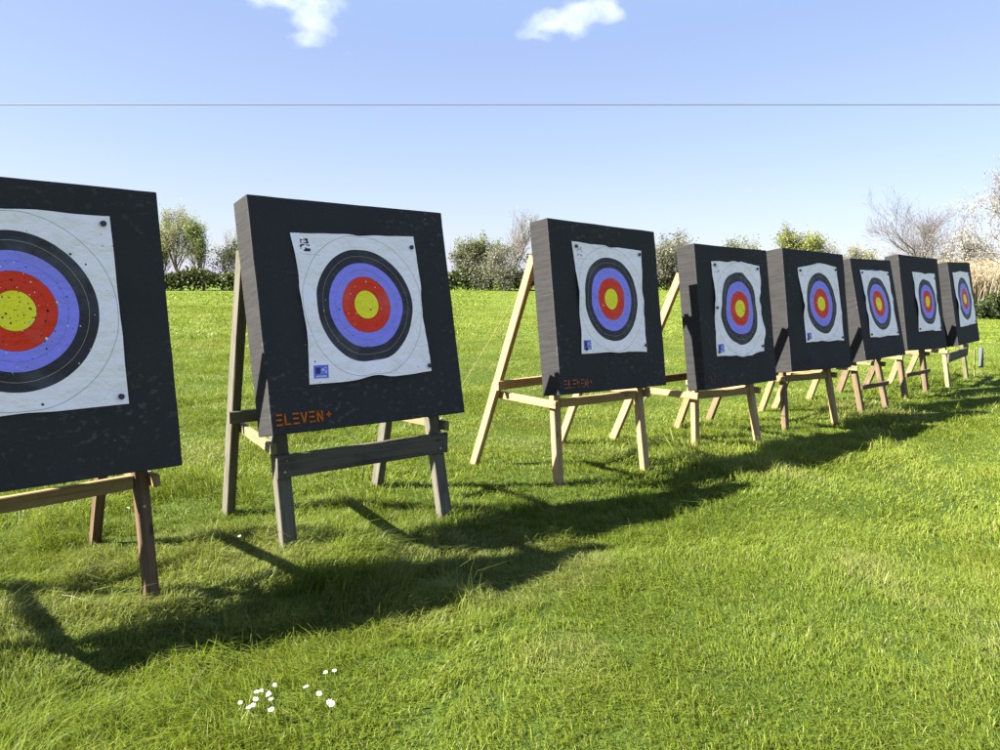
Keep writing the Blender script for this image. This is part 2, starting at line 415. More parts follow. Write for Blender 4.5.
# ------------------------------------------------------------------ grass
def build_grass():
    rs = np.random.RandomState(3)
    allv, f3, f4, cols = [], [], [], []
    nv = 0
    def zone(d0, d1, dens, az, hgt, wid, segs):
        nonlocal nv
        area = .5 * (d1 * d1 - d0 * d0) * 2 * az
        n = int(area * dens)
        d = np.sqrt(rs.uniform(d0 * d0, d1 * d1, n)); a = rs.uniform(-az, az, n)
        x = d * np.sin(a); y = d * np.cos(a)
        # clumping
        keep = rs.rand(n) < (.18 + .45 * sstep(.3, .65, fbm(x * 3.1, y * 3.1, 11, 3)) + .75 * sstep(.36, .6, fbm(x * 13, y * 13, 13, 2)))
        keep &= np.hypot(x + 1.60, y - 3.37) > .055
        x, y, d = x[keep], y[keep], d[keep]; n = len(x)
        z = ground_z(x, y)
        line = np.abs((y - 4.6) - .953 * x) * .724            # distance from the row of targets
        rough = np.maximum((1 - sstep(.5, 1.35, line)) * (.55 + .6 * sstep(.4, .6, fbm(x * 2.1, y * 2.1, 19, 2))), 1.0 * (1 - sstep(-1.6, -.4, x)) * sstep(.35, .55, fbm(x * 1.3, y * 1.3, 17, 2)))
        cl = fbm(x * 1.6, y * 1.6, 21, 3); cl2 = fbm(x * 5.2, y * 5.2, 25, 2); big = fbm(x * .35, y * .35, 31, 3)
        H = hgt * (.55 + .9 * rs.rand(n)) * (.65 + .75 * sstep(.35, .7, cl)) * (1 + rough * (.5 + 1.15 * sstep(.40, .66, cl2)))
        tall = (rs.rand(n) < (.004 + .03 * rough * sstep(.55, .7, cl2)))
        H = np.where(tall, H * 1.9, H)
        W = wid * (.65 + .7 * rs.rand(n))
        th = rs.uniform(0, 2 * PI, n)
        ax_, ay_ = np.cos(th), np.sin(th)                    # blade width direction
        la = 2 * PI * 2 * fbm(x * .8, y * .8, 41, 2)         # combed lean
        lean = (.55 + .8 * fbm(x * 2.3, y * 2.3, 45, 2))
        rnd = rs.normal(0, 1, (n, 2))
        lx = (np.cos(la) * .55 + rnd[:, 0] * .55) * lean; ly = (np.sin(la) * .55 + rnd[:, 1] * .55) * lean
        L = np.stack([lx, ly], -1) * H[:, None]
        base = np.stack([x, y, z - .008], -1)
        wv = np.stack([ax_ * W / 2, ay_ * W / 2, np.zeros(n)], -1)
        mid = base + np.stack([L[:, 0] * .32, L[:, 1] * .32, H * .58], -1)
        droop = np.clip(np.hypot(lx, ly), 0, 1.2)
        tip = base + np.stack([L[:, 0] * 1.05, L[:, 1] * 1.05, H * (1 - .35 * droop)], -1)
        t = np.clip(.50 + .40 * (big - .5) + .45 * (cl - .5) + rs.normal(0, .25, n) + .12 * sstep(6, 30, d) - .10 * rough, 0, 1)
        s = np.where(rs.rand(n) < .03, rs.uniform(.35, 1, n), rs.uniform(0, .12, n))
        dry = sstep(.60, .74, fbm(x * 1.1, y * 1.1, 51, 3))
        s = np.clip(s + dry * rs.uniform(0, .35, n), 0, 1)
        col = np.stack([t, s, np.zeros(n), np.ones(n)], -1)
        i0 = nv + np.arange(n)
        if segs == 2:
            vv = np.stack([base - wv, base + wv, mid + wv * .8, mid - wv * .8, tip], 1).reshape(-1, 3)
            b = nv + 5 * np.arange(n)
            f4.append(np.stack([b, b + 1, b + 2, b + 3], -1)); f3.append(np.stack([b + 3, b + 2, b + 4], -1))
            cols.append(np.repeat(col, 5, 0)); nv += 5 * n
        else:
            vv = np.stack([base - wv, base + wv, tip], 1).reshape(-1, 3)
            b = nv + 3 * np.arange(n)
            f3.append(np.stack([b, b + 1, b + 2], -1))
            cols.append(np.repeat(col, 3, 0)); nv += 3 * n
        allv.append(vv)
    A = R(50)
    zone(1.3, 5, 19000, A, .038, .0031, 2)
    zone(5, 10, 6500, A, .037, .0048, 2)
    zone(10, 20, 1700, R(46), .038, .010, 1)
    zone(20, 45, 300, R(42), .05, .026, 1)
    zone(45, 96, 26, R(40), .07, .07, 1)
    me = mesh_np('grass', np.concatenate(allv), [np.concatenate(f4), np.concatenate(f3)], point_col=np.concatenate(cols))
    o = link('grass', me, M['grass'])
    tag(o, 'short spring grass covering the whole field with longer tufts by the easels', 'grass', kind='stuff')
build_grass()

# ------------------------------------------------------------------ mesh builder for timbers and tubes
class MB:
    def __init__(s): s.v = []; s.f = []; s.uv = []; s.sm = []
    def beam(s, A, B, side, a, b, ch=.004, segs=6, rnd=None, warp=.002):
        A = np.array(A, float); B = np.array(B, float)
        d = nrm(B - A); L = np.linalg.norm(B - A)
        sd = nrm(side - d * np.dot(side, d)); n2 = np.cross(d, sd)
        prof = [(-a / 2 + ch, -b / 2), (a / 2 - ch, -b / 2), (a / 2, -b / 2 + ch), (a / 2, b / 2 - ch), (a / 2 - ch, b / 2), (-a / 2 + ch, b / 2), (-a / 2, b / 2 - ch), (-a / 2, -b / 2 + ch)]
        per = [0]
        for i in range(8):
            p, q = prof[i], prof[(i + 1) % 8]; per.append(per[-1] + math.hypot(p[0] - q[0], p[1] - q[1]))
        i0 = len(s.v); rnd = rnd or random
        o1, o2 = rnd.uniform(-1, 1), rnd.uniform(-1, 1)
        for k in range(segs + 1):
            t = k / segs; c = A + (B - A) * t
            c = c + sd * warp * o1 * math.sin(t * PI) * 2 + n2 * warp * o2 * math.sin(t * PI * 1.3) * 2
            for (x, y) in prof:
                j = rnd.uniform(-.0008, .0008)
                s.v.append(c + sd * (x + j) + n2 * (y + j))
        for k in range(segs):
            for i in range(8):
                j = (i + 1) % 8
                s.f.append((i0 + k * 8 + i, i0 + k * 8 + j, i0 + (k + 1) * 8 + j, i0 + (k + 1) * 8 + i))
                u0, u1 = L * k / segs, L * (k + 1) / segs
                s.uv.append([(u0, per[i]), (u0, per[i + 1]), (u1, per[i + 1]), (u1, per[i])]); s.sm.append(False)
        for k, rev in ((0, True), (segs, False)):
            ids = [i0 + k * 8 + i for i in range(8)]
            uv = [(p[0] * 3, p[1] + .3) for p in prof]
            if rev: ids = ids[::-1]; uv = uv[::-1]
            s.f.append(tuple(ids)); s.uv.append(uv); s.sm.append(False)
    def tube(s, pts, rad, n=6):
        pts = [np.array(p, float) for p in pts]
        rads = rad if hasattr(rad, '__len__') else [rad] * len(pts)
        i0 = len(s.v); ref = V(.31, .22, .92)
        for k, p in enumerate(pts):
            d = nrm(pts[min(k + 1, len(pts) - 1)] - pts[max(k - 1, 0)])
            a = np.cross(d, ref)
            if np.linalg.norm(a) < 1e-3: a = np.cross(d, V(1, 0, 0))
            a = nrm(a); b = np.cross(d, a)
            for i in range(n):
                t = 2 * PI * i / n
                s.v.append(p + (a * math.cos(t) + b * math.sin(t)) * rads[k])
        for k in range(len(pts) - 1):
            for i in range(n):
                j = (i + 1) % n
                s.f.append((i0 + k * n + i, i0 + k * n + j, i0 + (k + 1) * n + j, i0 + (k + 1) * n + i)); s.uv.append([(0, 0)] * 4); s.sm.append(True)
        s.f.append(tuple(i0 + i for i in range(n))[::-1]); s.uv.append([(0, 0)] * n); s.sm.append(False)
        s.f.append(tuple(i0 + (len(pts) - 1) * n + i for i in range(n))); s.uv.append([(0, 0)] * n); s.sm.append(False)
    def build(s, name, mat, parent=None, origin=None):
        org = np.array(origin if origin is not None else (0, 0, 0), float)
        me = bpy.data.meshes.new(name)
        me.from_pydata([tuple(p - org) for p in s.v], [], s.f)
        uvl = me.uv_layers.new(name='UVMap')
        flat = np.array([c for f in s.uv for c in f], np.float32)
        uvl.data.foreach_set('uv', flat.ravel())
        me.polygons.foreach_set('use_smooth', np.array(s.sm, bool))
        me.update()
        return link(name, me, mat, parent)

# ------------------------------------------------------------------ targets
T = {
1: dict(o=(-1.8908, 2.9697, .6354), yaw=.7909, tilt=.1613, psi=-.0110, W=1.258,
        face=[(-.392, 1.122), (.412, 1.127), (.418, .303), (-.385, .296)], c=(.018, .715),
        front=[(-2.31, 2.68), (-1.608, 3.394)], rear=[(-3.05, 3.40), (-2.273, 4.14)]),
2: dict(o=(-.6816, 4.2215, .6826), yaw=.7265, tilt=.2145, psi=-.0106, W=1.253,
        face=[(-.411, 1.062), (.39, 1.088), (.406, .271), (-.397, .245)], c=(.009, .672),
        front=[(-1.124, 3.971), (-.325, 4.589)], rear=[(-1.719, 4.702), (-.884, 5.355)]),
3: dict(o=(.8775, 5.6173, .6898), yaw=.7469, tilt=.1604, psi=-.0263, W=1.232,
        face=[(-.391, 1.084), (.414, 1.065), (.386, .272), (-.378, .279)], c=(.001, .679),
        front=[(.443, 5.465), (1.176, 5.981)], rear=[(-.213, 6.098), (.554, 6.939)]),
4: dict(o=(2.1684, 6.7234, .5895), yaw=.7571, tilt=.1507, psi=-.0127, W=1.231,
        face=[(-.383, 1.088), (.443, 1.078), (.406, .287), (-.412, .275)], c=(.03, .682),
        front=[(1.754, 6.665), (2.412, 6.951)], rear=[(1.059, 7.102), (1.822, 7.743)]),
5: dict(o=(3.3380, 7.8319, .6160), yaw=.6928, tilt=.1564, psi=-.0218, W=1.226,
        face=[(-.364, 1.037), (.429, 1.076), (.481, .289), (-.3, .283)], c=(.052, .685),
        front=[(2.941, 7.701), (3.591, 8.015)], rear=[(2.239, 8.107), (3.067, 8.866)]),
6: dict(o=(4.5828, 9.0036, .6383), yaw=.7440, tilt=.2207, psi=.0076, W=1.182,
        face=[(-.382, 1.048), (.442, 1.032), (.464, .246), (-.386, .258)], c=(.0, .642),
        front=[(4.186, 8.667), (4.689, 9.118)], rear=[(3.314, 9.097), (4.029, 9.86)]),
7: dict(o=(5.7809, 10.2850, .6379), yaw=.6960, tilt=.1773, psi=-.0232, W=1.260,
        face=[(-.27, 1.043), (.462, 1.044), (.497, .246), (-.246, .238)], c=(.13, .647),
        front=[(5.362, 9.958), (5.967, 10.55)], rear=[(4.724, 10.55), (5.42, 11.223)]),
8: dict(o=(7.1365, 11.5767, .6306), yaw=.7971, tilt=.1899, psi=.0148, W=1.240,
        face=[(-.448, 1.081), (.438, 1.083), (.506, .284), (-.418, .264)], c=(.045, .674),
        front=[(6.534, 10.995), (7.627, 12.366)], rear=[(5.97, 11.607), (6.82, 12.693)]),
}
def frame(t):
    yaw, tilt, ps = t['yaw'], t['tilt'], t['psi']
    w_ = V(math.cos(yaw), math.sin(yaw), 0); n0 = V(math.sin(yaw), -math.cos(yaw), 0)
    u_ = V(0, 0, 1) * math.cos(tilt) - n0 * math.sin(tilt)
    n_ = n0 * math.cos(tilt) + V(0, 0, 1) * math.sin(tilt)
    w2 = w_ * math.cos(ps) + u_ * math.sin(ps); u2 = u_ * math.cos(ps) - w_ * math.sin(ps)
    return np.array(t['o']), w2, u2, n_, n0

BLABEL = {
1: 'dark foam target block nearest the camera, cut off by the left border',
2: 'scuffed dark foam target block with bold orange lettering, on the grey weathered easel',
3: 'dark foam target block with speckled orange lettering, third along the row',
4: 'dark foam target block with barely readable red lettering, under the wavy target face',
5: 'dark foam target block with faint lettering, fifth along the row on a brown easel',
6: 'dark foam target block over a pair of legs with one low rung, sixth along',
7: 'dark foam target block set higher than its neighbours, seventh along the row',
8: 'dark foam target block at the far end of the row, beside the dry reeds',
}
FLABEL = {
1: 'ringed paper target face riddled with arrow holes, on the nearest block',
2: 'ringed paper target face with black printed marks, above the bold orange lettering',
3: 'ringed paper target face pinned flat at four corners, on the third block along',
4: 'badly buckled ringed paper target face with an extra pin on its left edge',
5: 'ringed paper target face with a humped top edge, on the fifth block along',
6: 'ringed paper target face on the sixth block along, above the low dark rung',
7: 'ringed paper target face set right of the middle, on the raised seventh block',
8: 'smallest looking ringed paper target face, on the last block by the reeds',
}
ELABEL = {
1: 'dark legged wooden easel with a yellow front rail, under the nearest target',
2: 'grey weathered wooden easel with a wide plank across its front legs, second along',
3: 'fresh yellow pine easel with a long splayed rear leg, third along',
4: 'yellow pine easel with one brown rear leg, under the buckled target face',
5: 'brown streaked timber easel with a dark rear rail, fifth along the row',
6: 'brown easel with one low dark rung and bright side rails, sixth along',
7: 'narrow brown easel with a thin low dark rung, under the raised seventh target',
8: 'pale greenish easel with a wide dark plank high on its front legs, last in row',
}

def foam_block(k):
    t = T[k]; o, w_, u_, n_, n0 = frame(t); W = t['W']
    bm = bmesh.new()
    bmesh.ops.create_cube(bm, size=1)
    bmesh.ops.scale(bm, vec=(W, D, W), verts=bm.verts)
    bmesh.ops.translate(bm, vec=(0, D / 2, W / 2), verts=bm.verts)
    bmesh.ops.bevel(bm, geom=list(bm.edges), offset=.006, segments=2, affect='EDGES', profile=.6)
    bmesh.ops.subdivide_edges(bm, edges=[e for e in bm.edges if e.calc_length() > .1], cuts=14, use_grid_fill=True)
    rnd = random.Random(k * 5)
    # worn rims: shallow dents along the edges
    for v in bm.verts:
        x, y, z = v.co
        a = (vnoise(x * 9 + k * 3, z * 9 + y * 7, 61 + k) - .5)
        v.co.x += a * .003 * (1 if abs(abs(x) - W / 2) < .02 else .3); v.co.z += (vnoise(x * 7 + 5, y * 9 + k, 71) - .5) * .0035 * (1 if z > W - .02 or z < .02 else .2)
        v.co.y += (vnoise(x * 5, z * 5, 77 + k) - .5) * .004
    me = bpy.data.meshes.new('foam_block'); bm.to_mesh(me); bm.free()
    for p in me.polygons: p.use_smooth = False
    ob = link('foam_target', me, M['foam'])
    mw = Matrix.Identity(4)
    for i in range(3):
        mw[i][0], mw[i][1], mw[i][2], mw[i][3] = w_[i], -n_[i], u_[i], o[i]
    ob.matrix_world = mw
    tag(ob, BLABEL[k], 'archery target', 'foam target blocks standing on easels in a row')
    return ob

GLYPH = {  # bars in a 1 x 1 cell: (x0,z0,x1,z1)
 'E': [(0, .06, .9, .06), (0, .5, .82, .5), (0, .94, .9, .94)],
 'L': [(.09, 1, .09, 0), (.09, .06, .85, .06)],
 'V': [(.05, 1, .45, 0), (.45, 0, .85, 1)],
 'N': [(.09, 0, .09, 1), (.09, 1, .8, 0), (.8, 0, .8, 1)],
 '+': [(.1, .5, .9, .5), (.5, .1, .5, .9)],
}
def lettering(ob, k, mat, x0, z0, hgt, adv, thick):
    vs_, fs = [], []
    x = x0
    for chh in 'ELEVEN+':
        hh = hgt if chh != '+' else hgt * .8; zz = z0 if chh != '+' else z0 + hgt * .15
        for (a, b, c, d) in GLYPH[chh]:
            p = np.array([x + a * adv * .82, zz + b * hh]); q = np.array([x + c * adv * .82, zz + d * hh])
            dr = nrm(q - p); nn = np.array([-dr[1], dr[0]]) * thick / 2
            i0 = len(vs_)
            for yy in (-.0045, .004):
                for pt in (p - nn, q - nn, q + nn, p + nn): vs_.append((pt[0], yy, pt[1]))
            fs += [(i0, i0 + 1, i0 + 2, i0 + 3), (i0 + 4, i0 + 7, i0 + 6, i0 + 5)]
            for i in range(4):
                j = (i + 1) % 4; fs.append((i0 + i, i0 + 4 + i, i0 + 4 + j, i0 + j))
        x += adv if chh != 'N' else adv * 1.1
    me = bpy.data.meshes.new('printed_lettering'); me.from_pydata(vs_, [], fs); me.update()
    return link('printed_lettering', me, mat, ob)

FACEP = {  # warp, shots, stamp, emblem, pins(uv)
1: (.010, .85, False, 0, [(.90, .90), (.91, -.90)]),
2: (.018, .22, True, 1.0, [(.90, .83), (.95, -.90)]),
3: (.020, .09, True, .55, [(-.92, .9), (.93, .93), (-.88, -.9), (.94, -.88)]),
4: (.042, .03, True, .45, [(-.92, .9), (.88, .93), (-.95, .06), (-.9, -.92), (.93, -.88)]),
5: (.024, .03, True, .3, [(-.92, .92), (.9, .9), (-.9, -.9), (.92, -.9)]),
6: (.020, .02, False, 0, [(-.92, .92), (.9, .92), (-.9, -.9), (.9, -.92)]),
7: (.030, .02, False, .3, [(.9, .85), (-.9, -.9), (.93, -.93)]),
8: (.022, .02, False, .2, [(.92, .9), (.92, -.9)]),
}
def target_face(k):
    t = T[k]; o, w_, u_, n_, n0 = frame(t)
    warp, shots, stamp, emblem, pins = FACEP[k]
    TL, TR, BR, BL = [np.array(p) for p in t['face']]
    N = 48
    g = np.linspace(-1, 1, N + 1)
    Uq, Vq = np.meshgrid(g, g, indexing='ij')
    a, b = (Uq + 1) / 2, (Vq + 1) / 2
    P = (TL[None, None] * (1 - a)[..., None] + TR * a[..., None]) * b[..., None] + (BL * (1 - a)[..., None] + BR * a[..., None]) * (1 - b)[..., None]
    ctr = (TL + TR + BR + BL) / 4
    fall = np.cos(np.clip(Uq, -1, 1) * PI / 2) * np.cos(Vq * PI / 2)
    P = P + (np.array(t['c']) - ctr) * fall[..., None]
    corner = np.minimum(1, (1.05 - np.abs(Uq) * np.abs(Vq)))
    edge = np.maximum(np.abs(Uq), np.abs(Vq)) ** 3
    for i, s_ in ((0, 3), (1, 9)):
        nz = fbm(Uq * 1.7 + k * 5.3, Vq * 1.7 + s_, 80 + k + i * 3, 2) - .5
        fine = fbm(Uq * 5 + k * 3, Vq * 5 + s_, 90 + k, 2) - .5
        P[..., i] += (nz * 2.2 * warp * (.35 + .65 * edge) + fine * warp * .35 * edge) * corner
    if k == 4:
        P[..., 0] += np.where(Uq > 0, Uq ** 2, 0) * (-.035 * np.exp(-((Vq - .15) / .3) ** 2) + .05 * np.exp(-((Vq + .55) / .2) ** 2))
    if k == 5:
        P[..., 1] += np.where(Vq > .3, (Vq - .3) / .7, 0) * .03 * np.cos(Uq * PI / 2)
    if k == 2:
        P[..., 0] += np.where(Uq < 0, Uq ** 2, 0) * .018 * np.cos(Vq * PI / 2) * 1.2
    if k in (3, 6, 7):
        P[..., 0] += np.sign(Uq) * (np.abs(Uq) ** 4) * (-.02) * np.cos(Vq * PI / 2)
    out = .006 + np.clip(fbm(Uq * 2.1 + k, Vq * 2.1, 95 + k, 3) - .32, 0, 1) * (.012 + warp * .5) * (.25 + edge) * corner * 1.6
    verts = np.stack([P[..., 0], -out, P[..., 1]], -1).reshape(-1, 3)
    org = np.array([t['c'][0], 0, t['c'][1]])
    idx = np.arange((N + 1) ** 2).reshape(N + 1, N + 1)
    q = np.stack([idx[:-1, :-1], idx[1:, :-1], idx[1:, 1:], idx[:-1, 1:]], -1).reshape(-1, 4)
    me = mesh_np('target_face', verts - org, [q], smooth=True)
    uvl = me.uv_layers.new(name='UVMap')
    uvs = np.stack([a, b], -1).reshape(-1, 2)[q.ravel()].astype(np.float32)
    uvl.data.foreach_set('uv', uvs.ravel())
    ob = link('target_face', me, face_mat('printed target face', shots, k * 1.37, stamp, emblem))
    mw = Matrix.Identity(4)
    oo = o + w_ * org[0] + u_ * org[2]
    for i in range(3):
        mw[i][0], mw[i][1], mw[i][2], mw[i][3] = w_[i], -n_[i], u_[i], oo[i]
    ob.matrix_world = mw
    tag(ob, FLABEL[k], 'target face', 'ringed paper target faces pinned to the blocks')
    for (pu, pv) in pins:
        i, j = int(round((pu + 1) / 2 * N)), int(round((pv + 1) / 2 * N))
        c = np.array([P[i, j, 0], -out[i, j], P[i, j, 1]]) - org
        mb = MB()
        mb.tube([c + V(0, .012, 0), c + V(0, -.002, 0), c + V(.001, -.004, .001), c + V(.002, -.013, -.001), c + V(.002, -.015, -.001)], [.004, .004, .012, .013, .009], 10)
        mb.build('pin', M['pin'], ob)
    return ob

def easel(k):
    t = T[k]; o, w_, u_, n_, n0 = frame(t); rnd = random.Random(k * 13 + 1)
    spec = {
     1: dict(leg=['dark_wood', 'dark_wood'], rear=['dark_wood', 'dark_wood'], side='pine_worn', front='pine_worn', cross='dark_wood', a=.062, b=.05),
     2: dict(leg=['grey_wood', 'grey_wood'], rear=['grey_wood', 'grey_wood'], side='pale_wood', plank='grey_dark', cross='grey_wood', a=.085, b=.055),
     3: dict(leg=['pine', 'pine'], rear=['pine', 'pine'], side='pine', front='pine', cross='pine', a=.072, b=.048),
     4: dict(leg=['pine', 'pine'], rear=['pine', 'pine_worn'], side='pine', front='pine', cross='dark_wood', a=.072, b=.048),
     5: dict(leg=['brown_wood', 'pine_worn'], rear=['brown_wood', 'pine_worn'], side='pine_worn', front='pine_worn', cross='dark_wood', a=.07, b=.048),
     6: dict(leg=['brown_wood', 'brown_wood'], rear=['pine_worn', 'pine_worn'], side='pale_wood', rung='dark_wood', cross='dark_wood', a=.075, b=.055),
     7: dict(leg=['brown_wood', 'brown_wood'], rear=['brown_wood', 'brown_wood'], side='pale_wood', rung='dark_wood', cross='dark_wood', a=.085, b=.055),
     8: dict(leg=['pale_wood', 'pale_wood'], rear=['pale_wood', 'pale_wood'], side='pale_wood', plank='grey_dark', cross='grey_dark', a=.085, b=.055),
    }[k]
    g = [V(*p, 0) for p in t['front']]; r = [V(*p, 0) for p in t['rear']]
    cen = (g[0] + g[1] + r[0] + r[1]) / 4
    root = empty('wooden_easel', tuple(cen))
    tag(root, ELABEL[k], 'easel', 'wooden easels carrying the targets')
    a, b = spec['a'], spec['b']
    off = D + .008 + b / 2
    vtop = 1.06
    def part(name, mat, *args, **kw):
        mb = MB(); mb.beam(*args, rnd=rnd, **kw); return mb.build(name, M[mat], root, cen)
    ftop, rtop, fl, rl = [], [], [], []
    for i in (0, 1):
        u0 = float(np.dot(g[i] - o, w_)); u1 = max(-.5, min(.5, u0))
        A = o - n_ * off + u_ * vtop + w_ * u1
        G = g[i] - V(0, 0, .04)
        part('leg', spec['leg'][i], G, A, w_, a, b)
        ftop.append(A); fl.append((G, A))
        sgn = -1 if i == 0 else 1
        ur = float(np.dot(r[i] - o, w_))
        ux = max(-.55, min(.55, u1 + sgn * (b + .03)))
        A2 = o - n_ * (off + b / 2 + .05) + u_ * (vtop - .04) + w_ * ux
        G2 = r[i] - V(0, 0, .04)
        part('leg', spec['rear'][i], G2, A2, w_, b, a * .95)
        rtop.append(A2); rl.append((G2, A2))
    # hinge bar along the top, behind the block
    hb0 = ftop[0] - n_ * (b / 2 + .028) - w_ * .03; hb1 = ftop[1] - n_ * (b / 2 + .028) + w_ * .03
    part('hinge_bar', spec['side'], hb0, hb1, u_, .06, .045)
    def at_z(seg, z):
        s_ = (z - seg[0][2]) / (seg[1][2] - seg[0][2]); return seg[0] + (seg[1] - seg[0]) * s_
    # side rails carry the block: from just in front of it back past the rear legs
    zs = o[2] - D * math.sin(t['tilt']) - .052 + (-.012)
    hb = -V(n0[0], n0[1], 0)
    for i in (0, 1):
        sgn = -1 if i == 0 else 1
        fp = at_z(fl[i], zs); bp = at_z(rl[i], zs)
        u_rail = fp + w_ * (-sgn) * 0
        p0 = fp + w_ * sgn * (a / 2 + .020) - hb * .07
        p1 = bp - w_ * sgn * (b / 2 + .022)
        d = nrm(p1 - p0); p1 = p1 + d * .05
        p0[2] = p1[2] = zs
        part('side_rail', spec['side'], p0, p1, V(0, 0, 1), .056, .034)
    # rail between the rear legs
    zc = zs + .085
    c0 = at_z(rl[0], zc); c1 = at_z(rl[1], zc); dd = nrm(c1 - c0)
    nb = -V(n0[0], n0[1], 0) * (-(a / 2 + .022))
    part('rear_rail', spec['cross'], c0 - dd * .06 + nb, c1 + dd * .10 + nb, V(0, 0, 1), .07, .035)
    f0, f1 = fl
    nf = n_ * (b / 2 + .019)
    if 'front' in spec:                      # rail between the front legs right under the block
        zf = zs - .002
        c0 = at_z(f0, zf - .0); c1 = at_z(f1, zf - .0); dd = nrm(c1 - c0)
        part('front_rail', spec['front'], c0 + dd * (a / 2 + .002), c1 - dd * (a / 2 + .002), V(0, 0, 1), .066, .036)
    if 'plank' in spec:
        zf = .47 if k == 2 else .43
        hh = .125 if k == 2 else .135
        c0 = at_z(f0, zf); c1 = at_z(f1, zf); dd = nrm(c1 - c0)
        part('plank', spec['plank'], c0 - dd * .045 + nf, c1 + dd * .055 + nf, V(0, 0, 1), hh, .03)
    if 'rung' in spec:
        zf = .30
        c0 = at_z(f0, zf); c1 = at_z(f1, zf); dd = nrm(c1 - c0)
        part('rung', spec['rung'], c0 + dd * .0 + nf, c1 + dd * .07 + nf, V(0, 0, 1), .05, .03)
    if k <= 5:                               # bolt heads at the joints
        rows = []
        if 'plank' in spec:
            for seg, sx in ((f0, -1), (f1, 1)):
                for dz in (-.03, .03): rows.append(at_z(seg, zf + dz) + n_ * (b / 2 + .034) + w_ * .008 * dz / .03)
        else:
            for seg in (f0, f1):
                rows.append(at_z(seg, zs - .12) + n_ * (b / 2))
        for c in rows:
            mb = MB(); mb.tube([c - n_ * .004, c + n_ * .004, c + n_ * .006], [.008, .008, .005], 8); mb.build('bolt', M['steel'], root, cen)
    return root, ftop

tops = {}
for k in range(1, 9):
    ob = foam_block(k)
    W = T[k]['W']
    if k == 2: lettering(ob, k, M['letters'], -W / 2 + .026, .046, .058, .046, .0085)
    if k == 3: lettering(ob, k, M['letters_worn'], -W / 2 + .038, .042, .058, .043, .009)
    if k == 4: lettering(ob, k, M['letters_faint'], -W / 2 + .042, .05, .064, .042, .009)
    if k == 5: lettering(ob, k, M['letters_faint'], -W / 2 + .12, .06, .058, .042, .008)
    target_face(k)
    _, tops[k] = easel(k)

# ------------------------------------------------------------------ cords, pegs, stake
def cord(label, p, q, sag, mat='rope', rad=.0024, name='guy_cord'):
    pts = []
    for i in range(13):
        s_ = i / 12; c = p + (q - p) * s_; c = c - V(0, 0, sag * 4 * s_ * (1 - s_)); pts.append(c)
    org = q.copy()
    mb = MB(); mb.tube(pts, rad, 5); o = mb.build(name, M[mat], None, org); o.location = tuple(org)
    tag(o, label, 'cord'); return o
def gz(x, y): return float(ground_z(np.array([x]), np.array([y]))[0])
PEGS = [(-.619, 7.817), (.791, 8.196), (1.809, 9.45)]
def peg(x, y, label):
    z = gz(x, y)
    root = V(x, y, z)
    mb = MB(); mb.tube([V(0, 0, -.08), V(.0, -.01, .03), V(.005, -.02, .055), V(.022, -.02, .062), V(.03, -.018, .045)], .006, 7)
    o = mb.build('ground_peg', M['steel']); o.location = tuple(root); tag(o, label, 'peg', 'pegs holding the guy cords'); return root + V(0, -.01, .045)
q1 = peg(*PEGS[0], 'metal ground peg behind the scuffed second target, holding the long yellow cord')
q2 = peg(*PEGS[1], 'metal ground peg in the grass under the third target')
q3 = peg(*PEGS[2], 'metal ground peg farthest back, holding the steep yellow cord')
cord('long yellow guy cord running down left from the third target', tops[3][0] + V(-.03, .06, .02), q1, .03)
cord('yellow guy cord running down left from the fourth target behind the third', tops[4][0] + V(-.03, .06, .02), q2, .03)
cord('steeper yellow guy cord between the third and fourth targets', tops[4][0] + V(.05, .05, -.22), q3, .02)
# loose strings under the second target
def string(label, pts, mat, rad=.0025):
    org = np.array(pts[-1], float)
    mb = MB()
    P = [np.array(p, float) for p in pts]; dense = []
    for i in range(len(P) - 1):
        p0, p1, p2, p3 = P[max(i - 1, 0)], P[i], P[i + 1], P[min(i + 2, len(P) - 1)]
        for s_ in np.linspace(0, 1, 6)[:-1]:
            dense.append(.5 * ((2 * p1) + (-p0 + p2) * s_ + (2 * p0 - 5 * p1 + 4 * p2 - p3) * s_ ** 2 + (-p0 + 3 * p1 - 3 * p2 + p3) * s_ ** 3))
    dense.append(P[-1])
    mb.tube(dense, rad, 5); o = mb.build('loose_string', M[mat], None, org); o.location = tuple(org); tag(o, label, 'string')
string('thin dark cord dangling behind the wide plank of the grey easel', [(-1.02, 4.72, .62), (-.96, 4.74, .52), (-.90, 4.73, .46), (-.86, 4.72, .36), (-.86, 4.70, .22)], 'wire')
string('pale loop of string lying in the grass under the grey easel', [(-.78, 4.72, .16), (-.79, 4.70, .08), (-.85, 4.66, .04), (-.93, 4.63, .03)], 'string')
string('pale bent straw curled in the grass left of the nearest easel leg', [(-2.02, 3.55, .05), (-1.95, 3.62, .06), (-1.90, 3.66, .06), (-1.98, 3.60, .07), (-2.03, 3.52, .06), (-2.0, 3.47, .04)], 'string', .0014)
string('straight pale straw lying in the grass before the nearest easel', [(-1.97, 3.30, .05), (-1.92, 3.28, .055), (-1.84, 3.25, .05)], 'string', .0014)

def stake():
    root = empty('marker_stake', (7.852, 12.517, 0)); tag(root, 'short yellow stake holding a grey blue panel, beyond the last easel', 'stake')
    mb = MB(); mb.beam(V(7.852, 12.517, -.05), V(7.82, 12.54, .47), V(.75, .66, 0), .055, .0050); mb.build('post', M['yellow_wood'], root, V(7.852, 12.517, 0))
    mb = MB(); mb.beam(V(7.925, 12.49, .16), V(7.895, 12.50, .49), V(.86, -.51, 0), .065, .02); mb.build('panel', M['panel_blue'], root, V(7.852, 12.517, 0))
stake()

